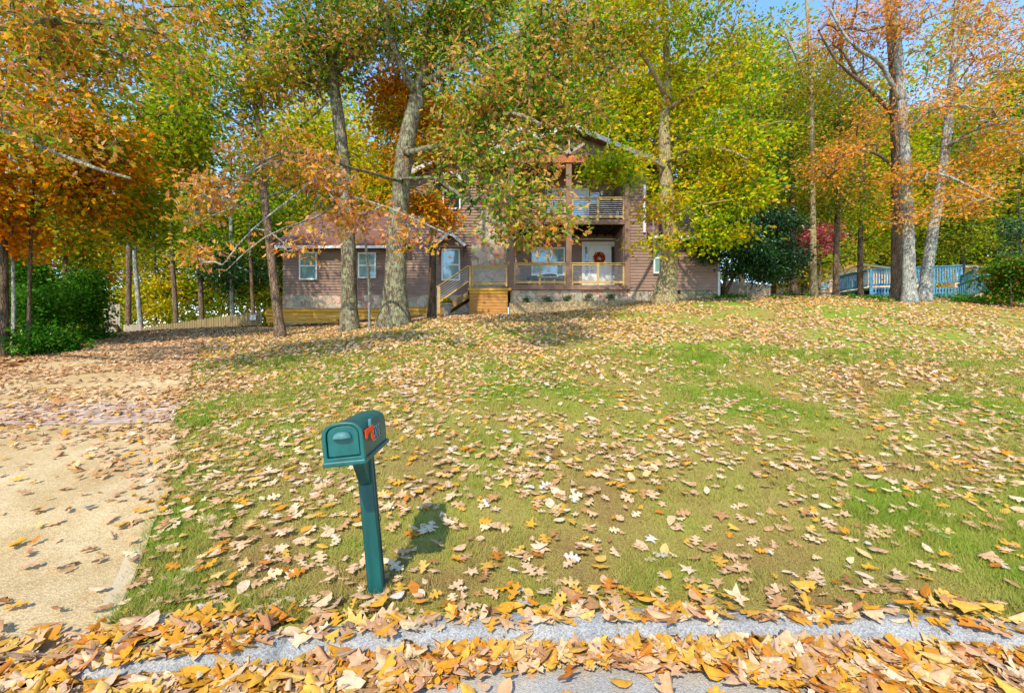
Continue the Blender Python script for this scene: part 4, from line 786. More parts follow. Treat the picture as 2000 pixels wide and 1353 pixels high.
# porch pillars, beams, decks
for px in (998, 1110.5, 1224.5):
    x = hx(px, YP); w = MB(); w.box(x - .13, x + .13, YP - .13, YP + .13, 4.29, 10.15); w.build('pillar', M['trim_brown'], H, bevel=.012)
x0, x1 = hx(998, YP) + .13, hx(1224.5, YP) - .13; xm = hx(1110.5, YP)
w = MB(); w.box(x0, x1, YP - .09, YP + .09, 7.33, 7.54); w.build('balcony_beam', M['trim_brown'], H)
w = MB(); w.box(x0 - .1, x1 + .1, YP - .15, YP + .1, 4.28, 4.50); w.build('porch_beam', M['trim_brown'], H)
w = MB(); w.box(x0 - .3, x1, YP + .1, YW - .04, 4.42, 4.5); w.build('porch_floor', M['stepwood'], H)
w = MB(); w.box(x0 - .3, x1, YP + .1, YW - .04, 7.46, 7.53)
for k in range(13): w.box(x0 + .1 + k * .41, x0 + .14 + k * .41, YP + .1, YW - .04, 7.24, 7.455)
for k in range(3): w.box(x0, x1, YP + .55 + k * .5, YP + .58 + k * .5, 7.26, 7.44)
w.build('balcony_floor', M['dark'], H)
w = MB(); w.box(xm + .15, x1 - .02, YW - .5, YW - .46, 6.98, 7.03); w.build('light_rail', M['whitegrey'], H)
w = MB(); w.box(x0 - .3, x1 + .3, YP + .2, YW, 10.4, 10.45); w.build('balcony_ceiling', M['trim_brown'], H)
w = MB(); w.box(-.26, -.1, YW - .85, YW - .02, 4.3, 10.2); w.build('porch_side_wall', M['siding'], H)
# cable railings
def railing(x0, x1, z, y, parent, hgt_=1.05, mids=1, cap='railwood'):
    w = MB(); w.box(x0, x1, y - .06, y + .06, z + hgt_ - .05, z + hgt_); w.box(x0, x1, y - .02, y + .02, z + hgt_ - .14, z + hgt_ - .053); w.box(x0, x1, y - .02, y + .02, z + .08, z + .2)
    w.box(x0, x0 + .08, y - .045, y - .022, z, z + hgt_ - .15); w.box(x1 - .08, x1, y - .045, y - .022, z, z + hgt_ - .15)
    for k in range(mids):
        xm_ = x0 + (x1 - x0) * (k + 1) / (mids + 1); w.box(xm_ - .05, xm_ + .05, y - .046, y - .023, z - .02, z + hgt_ - .06)
    r = w.build('railing', M[cap], parent, bevel=.004)
    c = MB()
    for k in range(7):
        zz = z + .27 + k * .093; c.tube([(x0 + .01, y, zz), (x1 - .01, y, zz)], [.009, .009], 6)
    c.build('cable', M['metal'], r); return r
railing(x0, xm - .13, 4.5, YP - .02, H); railing(xm + .13, x1, 4.5, YP - .02, H); railing(x0, xm - .13, 7.55, YP - .02, H); railing(xm + .13, x1, 7.55, YP - .02, H)
# windows
def window(x0, x1, z0, z1, y, parent, glass='glass', cols=1, mid=True, fr=.07):
    w = MB(); yf = y - .09
    w.box(x0, x0 + fr, yf, y, z0, z1); w.box(x1 - fr, x1, yf, y, z0, z1); w.box(x0 + fr, x1 - fr, yf, y, z1 - fr, z1); w.box(x0 + fr, x1 - fr, yf, y, z0, z0 + fr)
    for k in range(1, cols): xm_ = x0 + (x1 - x0) * k / cols; w.box(xm_ - fr * .8, xm_ + fr * .8, yf + .004, y, z0 + fr, z1 - fr)
    if mid: zm = (z0 + z1) / 2; w.box(x0 + fr, x1 - fr, yf + .015, y, zm - .035, zm + .035)
    f = w.build('window', M['white'], parent); w = MB(); w.box(x0 + fr * .5, x1 - fr * .5, y - .05, y - .04, z0 + fr * .5, z1 - fr * .5); w.build('pane', M[glass], f); return f
def winpx(a, b, t, bt, y, **k): return window(hx(a, y), hx(b, y), hz(bt, y), hz(t, y), y - .046, H, **k)
winpx(586, 621, 493, 547, YW); winpx(700.5, 735.5, 494, 544, YW); winpx(863, 899, 487, 548.5, YW); winpx(865, 900, 373, 410, YW, glass='glass_dark', mid=False)
winpx(1038, 1103, 484, 541, YW, cols=2); winpx(1275, 1315, 474.5, 535, YP); winpx(1152, 1170, 378, 400, YW, mid=False)
# hoods over two windows
def hood(px0, px1, pyb, pyp, name='window_hood'):
    y = YW; a, b = hx(px0, y), hx(px1, y); zb, zp = hz(pyb, y), hz(pyp, y); xm_ = (a + b) / 2; yf = y - .55
    w = MB(); slab(w, (a, yf, zb), (a, y, zb), (xm_, y, zp), (xm_, yf, zp), .05); slab(w, (b, yf, zb), (b, y, zb), (xm_ + .005, y, zp), (xm_ + .005, yf, zp), .05)
    h_ = w.build(name, M['shingle_y'], H)
    w = MB(); w.bar((a - .02, yf - .03, zb + .01), (xm_, yf - .03, zp + .02), .04, .15); w.bar((b + .02, yf - .03, zb + .01), (xm_, yf - .03, zp + .02), .04, .15); w.build('fascia', M['whitegrey'], h_)
    w = MB()
    for sx in (a + .16, b - .16):
        w.bar((sx, yf + .06, zb + .05), (sx, y - .03, zb - .5), .07, .07); w.box(sx - .035, sx + .035, y - .08, y - .02, zb - .85, zb + .05)
    w.box(a + .1, b - .1, yf, yf + .05, zb - .06, zb + .02); w.build('bracket', M['trim_brown'], h_)
hood(855, 907, 361, 341); hood(852, 910, 485, 460)
# front door with sidelights
yd = YW - .025; dx0, dx1 = hx(1136, YW), hx(1206, YW); zt = hz(473, YW)
w = MB(); w.box(dx0, dx0 + .12, yd - .1, yd, 4.5, zt); w.box(dx1 - .12, dx1, yd - .1, yd, 4.5, zt); w.box(dx0 + .12, dx1 - .12, yd - .1, yd, zt - .16, zt)
xa, xb = hx(1152, YW), hx(1189, YW); w.box(xa - .08, xa, yd - .1, yd, 4.5, zt - .16); w.box(xb, xb + .08, yd - .1, yd, 4.5, zt - .16); fd = w.build('door_frame', M['white'], H)
w = MB(); w.box(xa, xb, yd - .06, yd - .01, 4.52, zt - .16)
for (u0, u1, v0, v1) in ((.1, .46, .55, .93), (.54, .9, .55, .93), (.1, .46, .08, .48), (.54, .9, .08, .48)):
    a, b_ = xa + (xb - xa) * u0, xa + (xb - xa) * u1; c, d_ = 4.52 + (zt - .16 - 4.52) * v0, 4.52 + (zt - .16 - 4.52) * v1
    w.box(a, b_, yd - .068, yd - .058, c, d_)
dr = w.build('door', M['white'], H, bevel=.006); w = MB(); w.tube([(xa + .07, yd - .12, 5.5), (xa + .07, yd - .06, 5.5)], [.03, .03], 10); w.tube([(xa + .05, yd - .12, 5.5), (xa + .2, yd - .12, 5.5)], [.012, .012], 8); w.build('handle', M['black'], dr)
w = MB(); w.tube([(xa + .07, yd - .1, 5.66), (xa + .07, yd - .06, 5.66)], [.03, .03], 10); w.build('lock', M['black'], dr)
for (a, b_) in ((dx0 + .12, xa - .08), (xb + .08, dx1 - .12)):
    w = MB(); w.box(a, b_, yd - .06, yd - .02, 4.52, zt - .16); sl_ = w.build('sidelight', M['white'], H); w = MB(); w.box(a + .04, b_ - .04, yd - .066, yd - .058, 5.25, zt - .25); w.build('pane', M['glass_dark'], sl_)
# balcony doors
yd2 = yd; a, b_ = hx(1068, YW), hx(1150, YW); zt2 = hz(369, YW)
w = MB(); w.box(a, a + .12, yd2 - .1, yd2, 7.55, zt2); w.box(b_ - .12, b_, yd2 - .1, yd2, 7.55, zt2); w.box(a + .12, b_ - .12, yd2 - .1, yd2, zt2 - .14, zt2); w.build('balcony_door_frame', M['white'], H)
mdx = (a + b_) / 2
for (p, q) in ((a + .12, mdx - .01), (mdx + .01, b_ - .12)):
    w = MB(); w.box(p, p + .14, yd2 - .07, yd2 - .02, 7.55, zt2 - .14); w.box(q - .14, q, yd2 - .07, yd2 - .02, 7.55, zt2 - .14); w.box(p + .14, q - .14, yd2 - .07, yd2 - .02, zt2 - .32, zt2 - .14); w.box(p + .14, q - .14, yd2 - .07, yd2 - .02, 7.55, 7.85)
    bd = w.build('balcony_door', M['white'], H); w = MB(); w.box(p + .13, q - .13, yd2 - .045, yd2 - .035, 7.84, zt2 - .31); w.build('pane', M['glass'], bd)
w = MB(); c = W(1175.5, 378, YW - .2); w.lathe(c, [(.02, -.12), (.07, -.1), (.09, .05), (.1, .08), (.02, .16)], 8); w.box(c[0] - .02, c[0] + .02, c[1], YW - .02, c[2] + .1, c[2] + .14); w.build('wall_lantern', M['metal'], H)
# downpipes
w = MB(); w.box(hx(1255.5, YP), hx(1259.5, YP), YP - .12, YP - .03, hz(455, YP), hz(362, YP)); w.build('downpipe', M['white'], H)
w = MB(); w.tube([W(1276, 474, 20.9), W(1276, 448, 20.9)], [.06, .06], 10); w.tube([W(1276, 450, 20.9), W(1276, 444, 20.9)], [.09, .09], 10); w.tube([W(1276, 448, 20.9), W(1276, 425, 20.9)], [.035, .035], 8); w.build('vent_pipe', M['pot'], H)
w = MB(); w.box(9.58, 9.7, YP - .04, YP + .06, 3.6, 6.5); w.build('downpipe', M['whitegrey'], H)
# entry landing and stairs
yl0, yl1 = 20.75, 22.65; lx0, lx1 = hx(917, yl0), -.19; zl = hz(563, yl0)
w = MB(); nb = 8; zb = hz(615, yl0); bh = (zl - .12 - zb) / nb
for k in range(nb): w.box(lx0 + .02, lx1, yl0, yl0 + .03, zb + k * bh + .006, zb + (k + 1) * bh - .006)
w.box(lx0, lx0 + .02, yl0 - .004, yl1, zb, zl - .1); w.box(lx0 + .03, lx1 - .01, yl0 + .04, yl0 + .06, zb, zl - .1)
w.build('landing_skirt', M['cedar'], H)
w = MB(); w.box(lx0 - .07, lx1 + .16, yl0 - .07, yl1, zl - .1, zl); w.box(lx0, lx1, yl0 - .02, yl0 - .001, zl - .22, zl - .11); w.build('landing_deck', M['yellowwood'], H)
w = MB(); w.box(lx0 - .02, lx0 + .09, yl0 - .03, yl0 + .08, zl + .005, zl + 1.0); w.build('newel_post', M['railwood'], H)
railing(lx0 + .1, lx1 - .02, zl + .08, yl0 + .03, H, .95, 0, 'railwood')
st0 = Vector((lx0 - .07, yl0 - .02, zl - .08)); nst = 6; run, rise = .26, .165
w = MB()
for k in range(nst): w.box(st0.x - (k + 1) * run - .03, st0.x - k * run, yl0 + .06, yl0 + 1.1, st0.z - (k + 1) * rise - .04, st0.z - (k + 1) * rise); w.box(st0.x - k * run - .02, st0.x - k * run, yl0 + .08, yl0 + 1.1, st0.z - (k + 1) * rise, st0.z - k * rise - .04)
stp = w.build('stairs', M['stepwood'], H)
w = MB()
for yy in (yl0, yl0 + 1.12):
    w = MB(); w.bar((st0.x + .02, yy + .02, st0.z - .22), (st0.x - nst * run, yy + .02, st0.z - nst * rise - .2), .05, .27); w.build('stringer', M['stepwood'], stp)
e0 = W(915, 519, yl0); e1 = W(853, 561, yl0)
w = MB(); w.bar(e0, e1, .09, .06); bx = hx(857, yl0); w.box(bx - .07, bx + .07, yl0 - .03, yl0 + .09, zl - 1.15, hz(560, yl0)); w.bar(W(915, 549, yl0), W(860, 588, yl0), .05, .07)
sr = w.build('stair_railing', M['railwood'], H); c = MB()
for k in range(5): c.tube([W(914, 525 + k * 5, yl0), W(860, 562 + k * 5, yl0)], [.009, .009], 6)
c.build('cable', M['metal'], sr)
w = MB(); g = W(848, 600, 21); w.box(g[0] - .5, g[0] + .12, 20.95, 21.9, 2.5, 3.15); w.build('lower_step', M['stepwood'], H)

# wreath on the door
cw = W(1170, 504, YW - .14); wr = empty('wreath', cw, 'red autumn wreath hanging on the white front door', 'wreath')
w = MB(); pts = [(cw[0] + .2 * math.cos(t), cw[1], cw[2] + .2 * math.sin(t)) for t in np.linspace(0, 2 * math.pi, 25)]; w.tube(pts, [.035] * 25, 8); w.build('ring', M['trim_brown'], wr)
n = 420; t = rng.uniform(0, 2 * np.pi, n); rr = rng.normal(size=(n, 3)) * .035; P = np.stack([cw[0] + .2 * np.cos(t), np.full(n, cw[1] - .02), cw[2] + .2 * np.sin(t)], 1) + rr
L['wreath'] = mat_leaf('wreath_leaves', [(0, '#a01c10'), (.6, '#d8401c'), (1, '#e88030')], .1, .9)
leaf_mesh('foliage', P, rr + unit(n) * .02, unit(n) + np.array([0, -1, 0]), rng.uniform(.05, .1, n), rng.random(n), 'maple', rng.uniform(-.5, .5, n), rng.uniform(0, .4, n), L['wreath'], wr)
# porch furniture
def low_table(cx, cy, z):
    t = empty('side_table', (cx, cy, z), 'low pale table on the lower porch below the double window', 'table')
    w = MB(); w.lathe((cx, cy, z), [(0, .40), (.55, .40), (.57, .43), (.55, .45), (0, .45)], 28); w.build('tabletop', M['whitegrey'], t)
    for a_ in range(4):
        an = a_ * math.pi / 2 + .7; w = MB(); w.tube([(cx + .4 * math.cos(an), cy + .4 * math.sin(an), z), (cx + .33 * math.cos(an), cy + .33 * math.sin(an), z + .4)], [.02, .025], 8); w.build('leg', M['whitegrey'], t)
    w = MB(); w.lathe((cx, cy, z + .453), [(0, .02), (.18, .0), (.26, .06), (.36, .13), (.38, .15), (.35, .15), (.25, .09), (0, .05)], 28); b = w.build('bowl', M['black'], None, smooth=True); tag(b, 'wide shallow black bowl resting on the low porch table', 'bowl')
low_table(hx(1073, 22.3), 22.3, 4.5)
def chair(cx, cy, z, label, ang=0):
    t = empty('patio_chair', (cx, cy, z), label, 'chair', rot=(0, 0, ang)); 
    w = MB(); w.box(-.28, .28, -.28, .25, .36, .46); w.build('seat', M['cushion'], t, local=True, bevel=.02)
    w = MB(); w.box(-.28, .28, .25, .33, .4, .66); w.build('backrest', M['cushion'], t, local=True, bevel=.02)
    for sx in (-.27, .27):
        for sy in (-.26, .28): w = MB(); w.box(sx - .02, sx + .02, sy - .02, sy + .02, 0, .37); w.build('leg', M['black'], t, local=True)
        w = MB(); w.box(sx - .03, sx + .03, -.27, .3, .55, .59); w.build('armrest', M['black'], t, local=True)
    return t
chair(hx(1043, 22.5), 22.5, 4.5, 'dark low chair left of the porch table', .3); chair(hx(1098, 22.6), 22.6, 4.5, 'dark low chair beside the middle porch pillar', -.3)
# slatted lounge chair on balcony
cx, cy, z = hx(1190, 22.2), 22.2, 7.54; t = empty('lounge_chair', (cx, cy, z), 'weathered slatted lounge chair on the right of the balcony', 'chair')
w = MB()
for k in range(9): w.box(cx - .55 + k * .09, cx - .49 + k * .09, cy - .3, cy + .3, z + .33, z + .36)
w.build('seat', M['teak'], t); w = MB()
for k in range(7): w.bar((cx + .27 + k * .06, cy - .3, z + .36 + k * .07), (cx + .27 + k * .06, cy + .3, z + .36 + k * .07), .03, .05)
w.build('backrest', M['teak'], t); w = MB(); w.bar((cx - .5, cy - .34, z + .62), (cx + .3, cy - .34, z + .7), .06, .04); w.bar((cx - .5, cy + .34, z + .62), (cx + .3, cy + .34, z + .7), .06, .04); w.build('armrest', M['teak'], t)
for sx in (-.5, .3):
    for sy in (-.33, .33): w = MB(); w.box(cx + sx - .03, cx + sx + .03, cy + sy - .03, cy + sy + .03, z, z + .62); w.build('leg', M['teak'], t)
cx = hx(1212, 21.9); t = empty('side_table', (cx, 21.9, 7.54), 'small white table beside the balcony lounge chair', 'table'); w = MB(); w.box(cx - .16, cx + .13, 21.75, 22.05, 7.98, 8.01); w.build('tabletop', M['white'], t)
for sx in (-.14, .11):
    for yy in (21.77, 22.03): w = MB(); w.box(cx + sx - .015, cx + sx + .015, yy - .015, yy + .015, 7.54, 7.98); w.build('leg', M['white'], t)
# hanging basket wire on balcony? plain: skip

# retaining wall and small shrubs
w = MB(); w.prism([(-.15, 2.6), (5.5, 2.9), (5.5, 3.78), (-.15, 3.62)], 'y', 20.95, 21.46); tag(w.build('retaining_wall', M['pebble'], bevel=.02), 'low tan pebbled wall in front of the stone porch base', 'wall')
names = ('leftmost', 'second from the left', 'middle', 'fourth from the left', 'rightmost')
for i, px in enumerate((1030, 1070, 1111, 1150, 1192)):
    x = hx(px, 21.15); z = 3.62 + .028 * (x + .15); g = (x, 21.2, z - .02)
    build_tree('shrub', f'{names[i]} of the five small dark green shrubs below the porch', 'shrub', g, [([g, (x, 21.2, z + .12)], [.015, .008])], [((x, 21.2, z + .17), (.26, .18, .2), 14, 16)], 'holly', 'bark_dark', leaf=.075, tm='simple', spread=.06, twig=.004, seed=80 + i, group='small shrubs below the porch', shift=.25)
# flower pot
cx, cy = hx(873, 20.1), 20.1; cz = hgt(cx, cy); pt = empty('flower_pot', (cx, cy, cz), 'grey urn of yellow mums at the foot of the stairs', 'flower pot')
w = MB(); w.lathe((cx, cy, cz), [(0, 0), (.17, 0), (.17, .07), (.14, .1), (.21, .48), (.25, .5), (.26, .6), (.22, .6), (.2, .52), (0, .52)], 24); w.build('pot', M['pot'], pt)
n = 520; v = unit(n); v[:, 2] = np.abs(v[:, 2]); P = np.array([cx, cy, cz + .58]) + v * np.array([.2, .2, .2])
L['mumleaf'] = mat_leaf('mum_leaves', [(0, '#1f4a14'), (1, '#3f7a24')], .2, .8); L['mum'] = mat_leaf('mum_flowers', [(0, '#d8a010'), (1, '#f0d020')], .2, .95)
leaf_mesh('leaves', P - v * .03, v + unit(n) * .5, unit(n), rng.uniform(.06, .1, n), rng.random(n), 'simple', np.zeros(n), np.zeros(n), L['mumleaf'], pt)
k = v[:, 2] > .35; leaf_mesh('flowers', P[k] + v[k] * .015, v[k] + unit(k.sum()) * .8, v[k] + .3 * unit(k.sum()), np.full(k.sum(), .05), rng.random(k.sum()), 'maple', np.zeros(k.sum()), np.zeros(k.sum()), L['mum'], pt)
# planter boxes
def planter(name, label, x0, x1, y0, y1, z0, z1, nb, feet, zg, split=None):
    t = empty(name, ((x0 + x1) / 2, y0, zg), label, 'planter'); w = MB(); bh = (z1 - z0) / nb
    for k in range(nb):
        xe = x1 if (split is None or k >= split[1]) else split[0]
        w.box(x0, xe, y0, y0 + .04, z0 + k * bh + .012, z0 + (k + 1) * bh - .012); w.box(x0, x0 + .04, y0 + .042, y1, z0 + k * bh + .006, z0 + (k + 1) * bh - .006); w.box(xe - .04, xe, y0 + .042, y1, z0 + k * bh + .006, z0 + (k + 1) * bh - .006)
    w.build('boards', M['yellowwood'], t); w = MB(); w.box(x0 - .03, x1 + .03, y0 - .03, y0 + .1, z1 + .001, z1 + .035); w.build('cap_board', M['cedar'], t)
    w = MB(); w.box(x0 + .05, x1 - .05, y0 + .05, y1, z1 - .25, z1 - .08); w.build('soil', M['soil'], t)
    for f in feet: w = MB(); w.box(f - .05, f + .05, y0 + .05, y0 + .15, zg - .2, z0 + .1 if split is None or f < split[0] else z0 + bh + .1); w.build('leg', M['yellowwood'], t)
yp = 21.3
planter('planter_box', 'long yellow wood planter box raised on short legs below the left wing', hx(520, yp), hx(750, yp), yp, yp + 1.0, hz(631, yp), hz(603, yp), 4, (hx(524, yp), hx(604, yp), hx(658, yp), hx(742, yp)), 2.65, (hx(657, yp), 1))
yp = 21.6
planter('planter_box', 'short wood planter box between the biggest oak and the thin trunk', hx(790, yp), hx(838, yp), yp, yp + 1.0, hz(615, yp), hz(601, yp), 2, (hx(805, yp), hx(834, yp)), 2.8)
# fence beyond the drive with sign
P0 = W(270, 640, 25.0); P1 = W(512, 607, 24.2); t = empty('picket_fence', P0, 'low tan picket fence along the top of the driveway', 'fence'); w = MB(); npk = 52
for k in range(npk):
    a = (k + .5) / npk; p = P0 + (P1 - P0) * a; hw = .056; zt_ = p[2] + .03 * math.sin(k * 2.3); w.prism([(p[0] - hw, p[2] - 1.6), (p[0] + hw, p[2] - 1.6), (p[0] + hw, zt_ - .03), (p[0] + hw - .03, zt_), (p[0] - hw + .03, zt_), (p[0] - hw, zt_ - .03)], 'y', p[1], p[1] + .02)
w.build('pickets', M['fencewood'], t); w = MB(); w.bar(P0 + np.array([0, .06, -.25]), P1 + np.array([0, .06, -.25]), .05, .09); w.bar(P0 + np.array([0, .06, -1.2]), P1 + np.array([0, .06, -1.2]), .05, .09); w.build('fence_rail', M['fencewood'], t)
c = W(494, 620, 24.15); sg = empty('sign', c, 'small white sign with dark print on the picket fence', 'sign'); w = MB(); w.box(c[0] - .16, c[0] + .16, 24.13, 24.145, c[2] - .13, c[2] + .13); w.build('board', M['white'], sg)
w = MB()
for (a, b_, e_, f_) in ((-.13, -.09, .03, .07), (.09, .13, .03, .07), (-.04, .05, .05, .075), (-.02, .04, -.01, .015), (-.06, .03, -.06, -.035), (-.1, .1, -.1, -.09)): w.box(c[0] + a, c[0] + b_, 24.122, 24.129, c[2] + e_, c[2] + f_)
w.build('print', M['trim_brown'], sg)
w = MB(); p0 = W(241, 634, 23); w.box(p0[0], p0[0] + .9, 23, 23.05, 1.0, p0[2]); tag(w.build('fence_panel', M['greywood']), 'short weathered grey fence section left of the picket fence', 'fence')
pn = W(203, 592, 21.5); t = empty('plank_fence', (pn[0], 21.5, 2.1), 'tall weathered grey plank panel standing among the left bushes', 'fence'); w = MB()
for k in range(6): w.box(pn[0] + k * .125, pn[0] + k * .125 + .12, 21.5 + .004 * (k % 2), 21.53, 1.9, pn[2] + .05 * math.sin(k * .9))
w.build('planks', M['greywood'], t)
lg = empty('fallen_log', gbase(215, 19.5), 'curved weathered log arching beside the driveway edge', 'log'); w = MB(); w.tube([W(185, 655, 19.5), W(197, 643, 19.5), (W(213, 633, 19.5)), W(226, 636, 19.6), W(238, 652, 19.7)], [.09, .1, .1, .09, .08], 10, .15, 3); w.build('bark', M['bark_brown'], lg, smooth=True)
w = MB(); rs = random.Random(4)
for k in range(26):
    a = W(170 + rs.random() * 26, 652 - rs.random() * 16, 18.8 + rs.random()); w.tube([a, a + np.array([rs.uniform(-.5, .5), rs.uniform(-.2, .2), rs.uniform(-.25, .3)])], [.03, .01], 5)
tag(w.build('brush_pile', M['bark_dark']), 'heap of dark cut branches left of the curved log', 'brush pile')
# right: plank fence, rail fence, neighbour house, blue deck
t = empty('plank_fence', W(1420, 584, 26.5), 'grey brown plank fence behind the dark evergreen', 'fence'); w = MB(); a = W(1416, 548, 26.5); b_ = W(1505, 556, 26.5); npk = 21
for k in range(npk):
    x = a[0] + (b_[0] - a[0]) * k / npk; z = a[2] + (b_[2] - a[2]) * k / npk + .02 * math.sin(k * 3); w.box(x, x + (b_[0] - a[0]) / npk - .008, 26.5 + .004 * (k % 2), 26.53, 3.3, z)
w.build('planks', M['greywood'], t)
t = empty('rail_fence', W(1500, 584, 30), 'low brown two rail fence in front of the brick house', 'fence'); w = MB()
for py in (573, 580): w.bar(W(1498, py + 2, 30), W(1690, py - 2, 30), .05, .08)
w.build('rail', M['trim_brown'], t)
for px in (1500, 1540, 1605, 1660): p = W(px, 571, 30); w = MB(); w.box(p[0] - .04, p[0] + .04, 30.04, 30.1, 3.6, p[2]); w.build('fence_post', M['trim_brown'], t)
yn = 45; nh = empty('brick_house', (hx(1640, yn), yn, 4.5), 'tan brick neighbour house seen between the right trunks', 'house')
w = MB(); xl, xr_ = hx(1566, yn), hx(1800, yn); xp = hx(1665, yn); w.prism([(xl, 4), (xr_, 4), (xr_, hz(533, yn)), (xp, hz(520, yn)), (xl, hz(549, yn))], 'y', yn, yn + 8); w.build('wall', M['nbrick'], nh)
w = MB(); slab(w, (xl - .4, yn - .5, hz(552, yn)), (xl - .4, yn + 8.5, hz(552, yn)), (xp, yn + 8.5, hz(519, yn)), (xp, yn - .5, hz(519, yn)), .2); slab(w, (xr_ + .4, yn - .5, hz(536, yn)), (xr_ + .4, yn + 8.5, hz(536, yn)), (xp + .01, yn + 8.5, hz(519, yn)), (xp + .01, yn - .5, hz(519, yn)), .2)
rf = w.build('roof', mat_noise('neighbour_roof', [lin('#5f5a48'), lin('#75705c')], 4), nh); w = MB(); w.bar((xl - .42, yn - .53, hz(551, yn)), (xp, yn - .53, hz(518, yn)), .05, .22); w.build('fascia', M['cedar'], rf)
window(hx(1602, yn), hx(1618, yn), hz(565, yn), hz(552, yn), yn - .02, nh, 'glass_dark', 1, False); window(hx(1654, yn), hx(1673, yn), hz(563, yn), hz(547, yn), yn - .02, nh, 'glass_dark', 2, False)
yn = 48; n2 = empty('grey_house', (hx(1930, yn), yn, 4.5), 'distant grey roofed house behind the red leaved bush', 'house'); w = MB(); w.box(hx(1865, yn), hx(2050, yn), yn, yn + 7, 4, hz(522, yn)); w.build('wall', M['nbrick'], n2)
w = MB(); slab(w, (hx(1860, yn), yn - .5, hz(524, yn)), (hx(2060, yn), yn - .5, hz(524, yn)), (hx(2040, yn), yn + 4, hz(498, yn)), (hx(1900, yn), yn + 4, hz(498, yn)), .15); w.build('roof', M['whitegrey'], n2)
yb = 25.0; bd = empty('blue_deck', (hx(1790, yb), yb, 4.2), 'raised pale blue painted deck behind the three right trunks', 'deck')
def balusters(a, b_, top0, top1, h0, name='railing', nn=20, yy=None):
    w = MB(); a = Vector(a); b_ = Vector(b_); w.bar(a, b_, .06, .10); w.bar(a + Vector((0, -.04, .07)), b_ + Vector((0, -.04, .07)), .14, .04); w.bar(a - Vector((0, 0, h0)), b_ - Vector((0, 0, h0)), .06, .12)
    for k in range(nn + 1):
        p = a + (b_ - a) * k / nn; w.box(p.x - .035, p.x + .035, p.y - .06, p.y - .032, p.z - h0 - .02, p.z - .02)
    return w.build(name, M['blue'], bd)
A0 = W(1698, 529, yb); A1 = W(1876, 521, yb); balusters(A0, A1, 0, 0, .78, nn=34)
w = MB(); w.box(A0[0], A1[0], yb, yb + 3, A0[2] - 1.02, A0[2] - .9); w.box(A0[0], A1[0], yb - .02, yb + .02, A0[2] - 1.5, A0[2] - 1.15)
for k in range(30): x = A0[0] + .1 + k * .165; w.box(x, x + .08, yb - .05, yb - .022, A0[2] - 1.4, A0[2] - .9)
w.build('deck_floor', M['blue'], bd)
for px in (1698, 1765, 1820, 1874): x = hx(px, yb); w = MB(); w.box(x - .06, x + .06, yb - .12, yb - .065, 3.7, A0[2] + .06); w.build('deck_post', M['blue'], bd)
B = np.array([A0[0] - .0, 27.2, A0[2] - .02]); balusters(A0 + np.array([-.05, .1, 0]), B + np.array([-.05, 0, 0]), 0, 0, .78, nn=16)
balusters(W(1878, 541, 24.9), W(1904, 529, 23.6), 0, 0, .75, 'stair_railing', 9); balusters(W(1871, 558, 24.0), W(1925, 539, 22.6), 0, 0, .7, 'stair_railing', 13)
for (px, pt_, pb, Y_) in ((1904, 526, 560, 23.6), (1926, 535, 568, 22.6)): p = W(px, pt_, Y_); w = MB(); w.box(p[0] - .06, p[0] + .06, Y_ - .12, Y_ - .01, hz(pb + 8, Y_), p[2]); w.build('deck_post', M['blue'], bd)
# ivy ground cover at the right
n = 16000; x = rng.uniform(8.5, 24, n); y = rng.uniform(17, 22.5, n); k = (vnoise(x, y, .5, 77, 3) > np.where(x > 13, .47, .62)) & (y > 18.6 + (x < 15) * 1.3); x, y = x[k], y[k]; n = len(x)
nz = vnoise(x, y, 1.2, 5, 2); z = height(x, y) + rng.random(n) * (.08 + .28 * np.clip(nz - .35, 0, 1) * 2)
leaf_mesh_o = leaf_mesh('ground_cover', np.stack([x, y, z], 1), unit(n) * np.array([1, 1, .4]), unit(n) * .5 + np.array([0, -.2, 1]), rng.uniform(.07, .14, n), rng.random(n) * .9, 'broad', rng.uniform(-.5, .5, n), rng.uniform(0, .4, n), L['bush'])
tag(leaf_mesh_o, 'low green ivy patches around the right trunks', 'ground cover', kind='stuff')

# ------------------------------------------------------------------ mailbox (leans slightly to the left)
mx, my = hx(733, 3.03), 3.08
MBX = empty('mailbox', (mx, my, hgt(mx, my) - .01), 'green plastic mailbox on a matching post with red flag and house number', 'mailbox', rot=(math.radians(-.5), math.radians(-5.2), math.radians(3.2)))
def mb_build(w, name, mat, parent=MBX, **k): return w.build(name, M[mat], parent, local=True, **k)
w = MB(); w.box(-.045, .045, -.045, .045, -.1, .975)
for sy in (-1, 1):
    w.box(.0455, .049, -.042 if sy < 0 else .022, -.022 if sy < 0 else .042, .03, .92); w.box(-.049, -.0455, -.042 if sy < 0 else .022, -.022 if sy < 0 else .042, .03, .92)
mb_build(w, 'post', 'teal2', bevel=.008)
w = MB(); w.prism([(-.0455, .74), (-.0455, .96), (-.22, .96), (-.2, .94), (-.085, .77)], 'x', -.034, .034); mb_build(w, 'bracket', 'teal2', bevel=.006)
def arch(wd, h0, h1, n=14):      # arched outline: straight sides up to h0, rounded top to h1
    pts = [(-wd, 0), (wd, 0)]
    for k in range(n + 1):
        a = math.pi * k / n; cx_, sx_ = math.cos(a), math.sin(a); e = .75
        pts.append((wd * math.copysign(abs(cx_) ** e, cx_), h0 + (h1 - h0) * abs(sx_) ** e))
    return pts
zb = .985; yf, ybk = -.43, .19
def arch_z(wd, h0, h1): return [(p[0], zb + p[1]) for p in arch(wd, h0, h1)]
w = MB(); w.prism(arch_z(.109, .143, .222), 'y', yf + .03, ybk); body = mb_build(w, 'body', 'teal', bevel=.006)
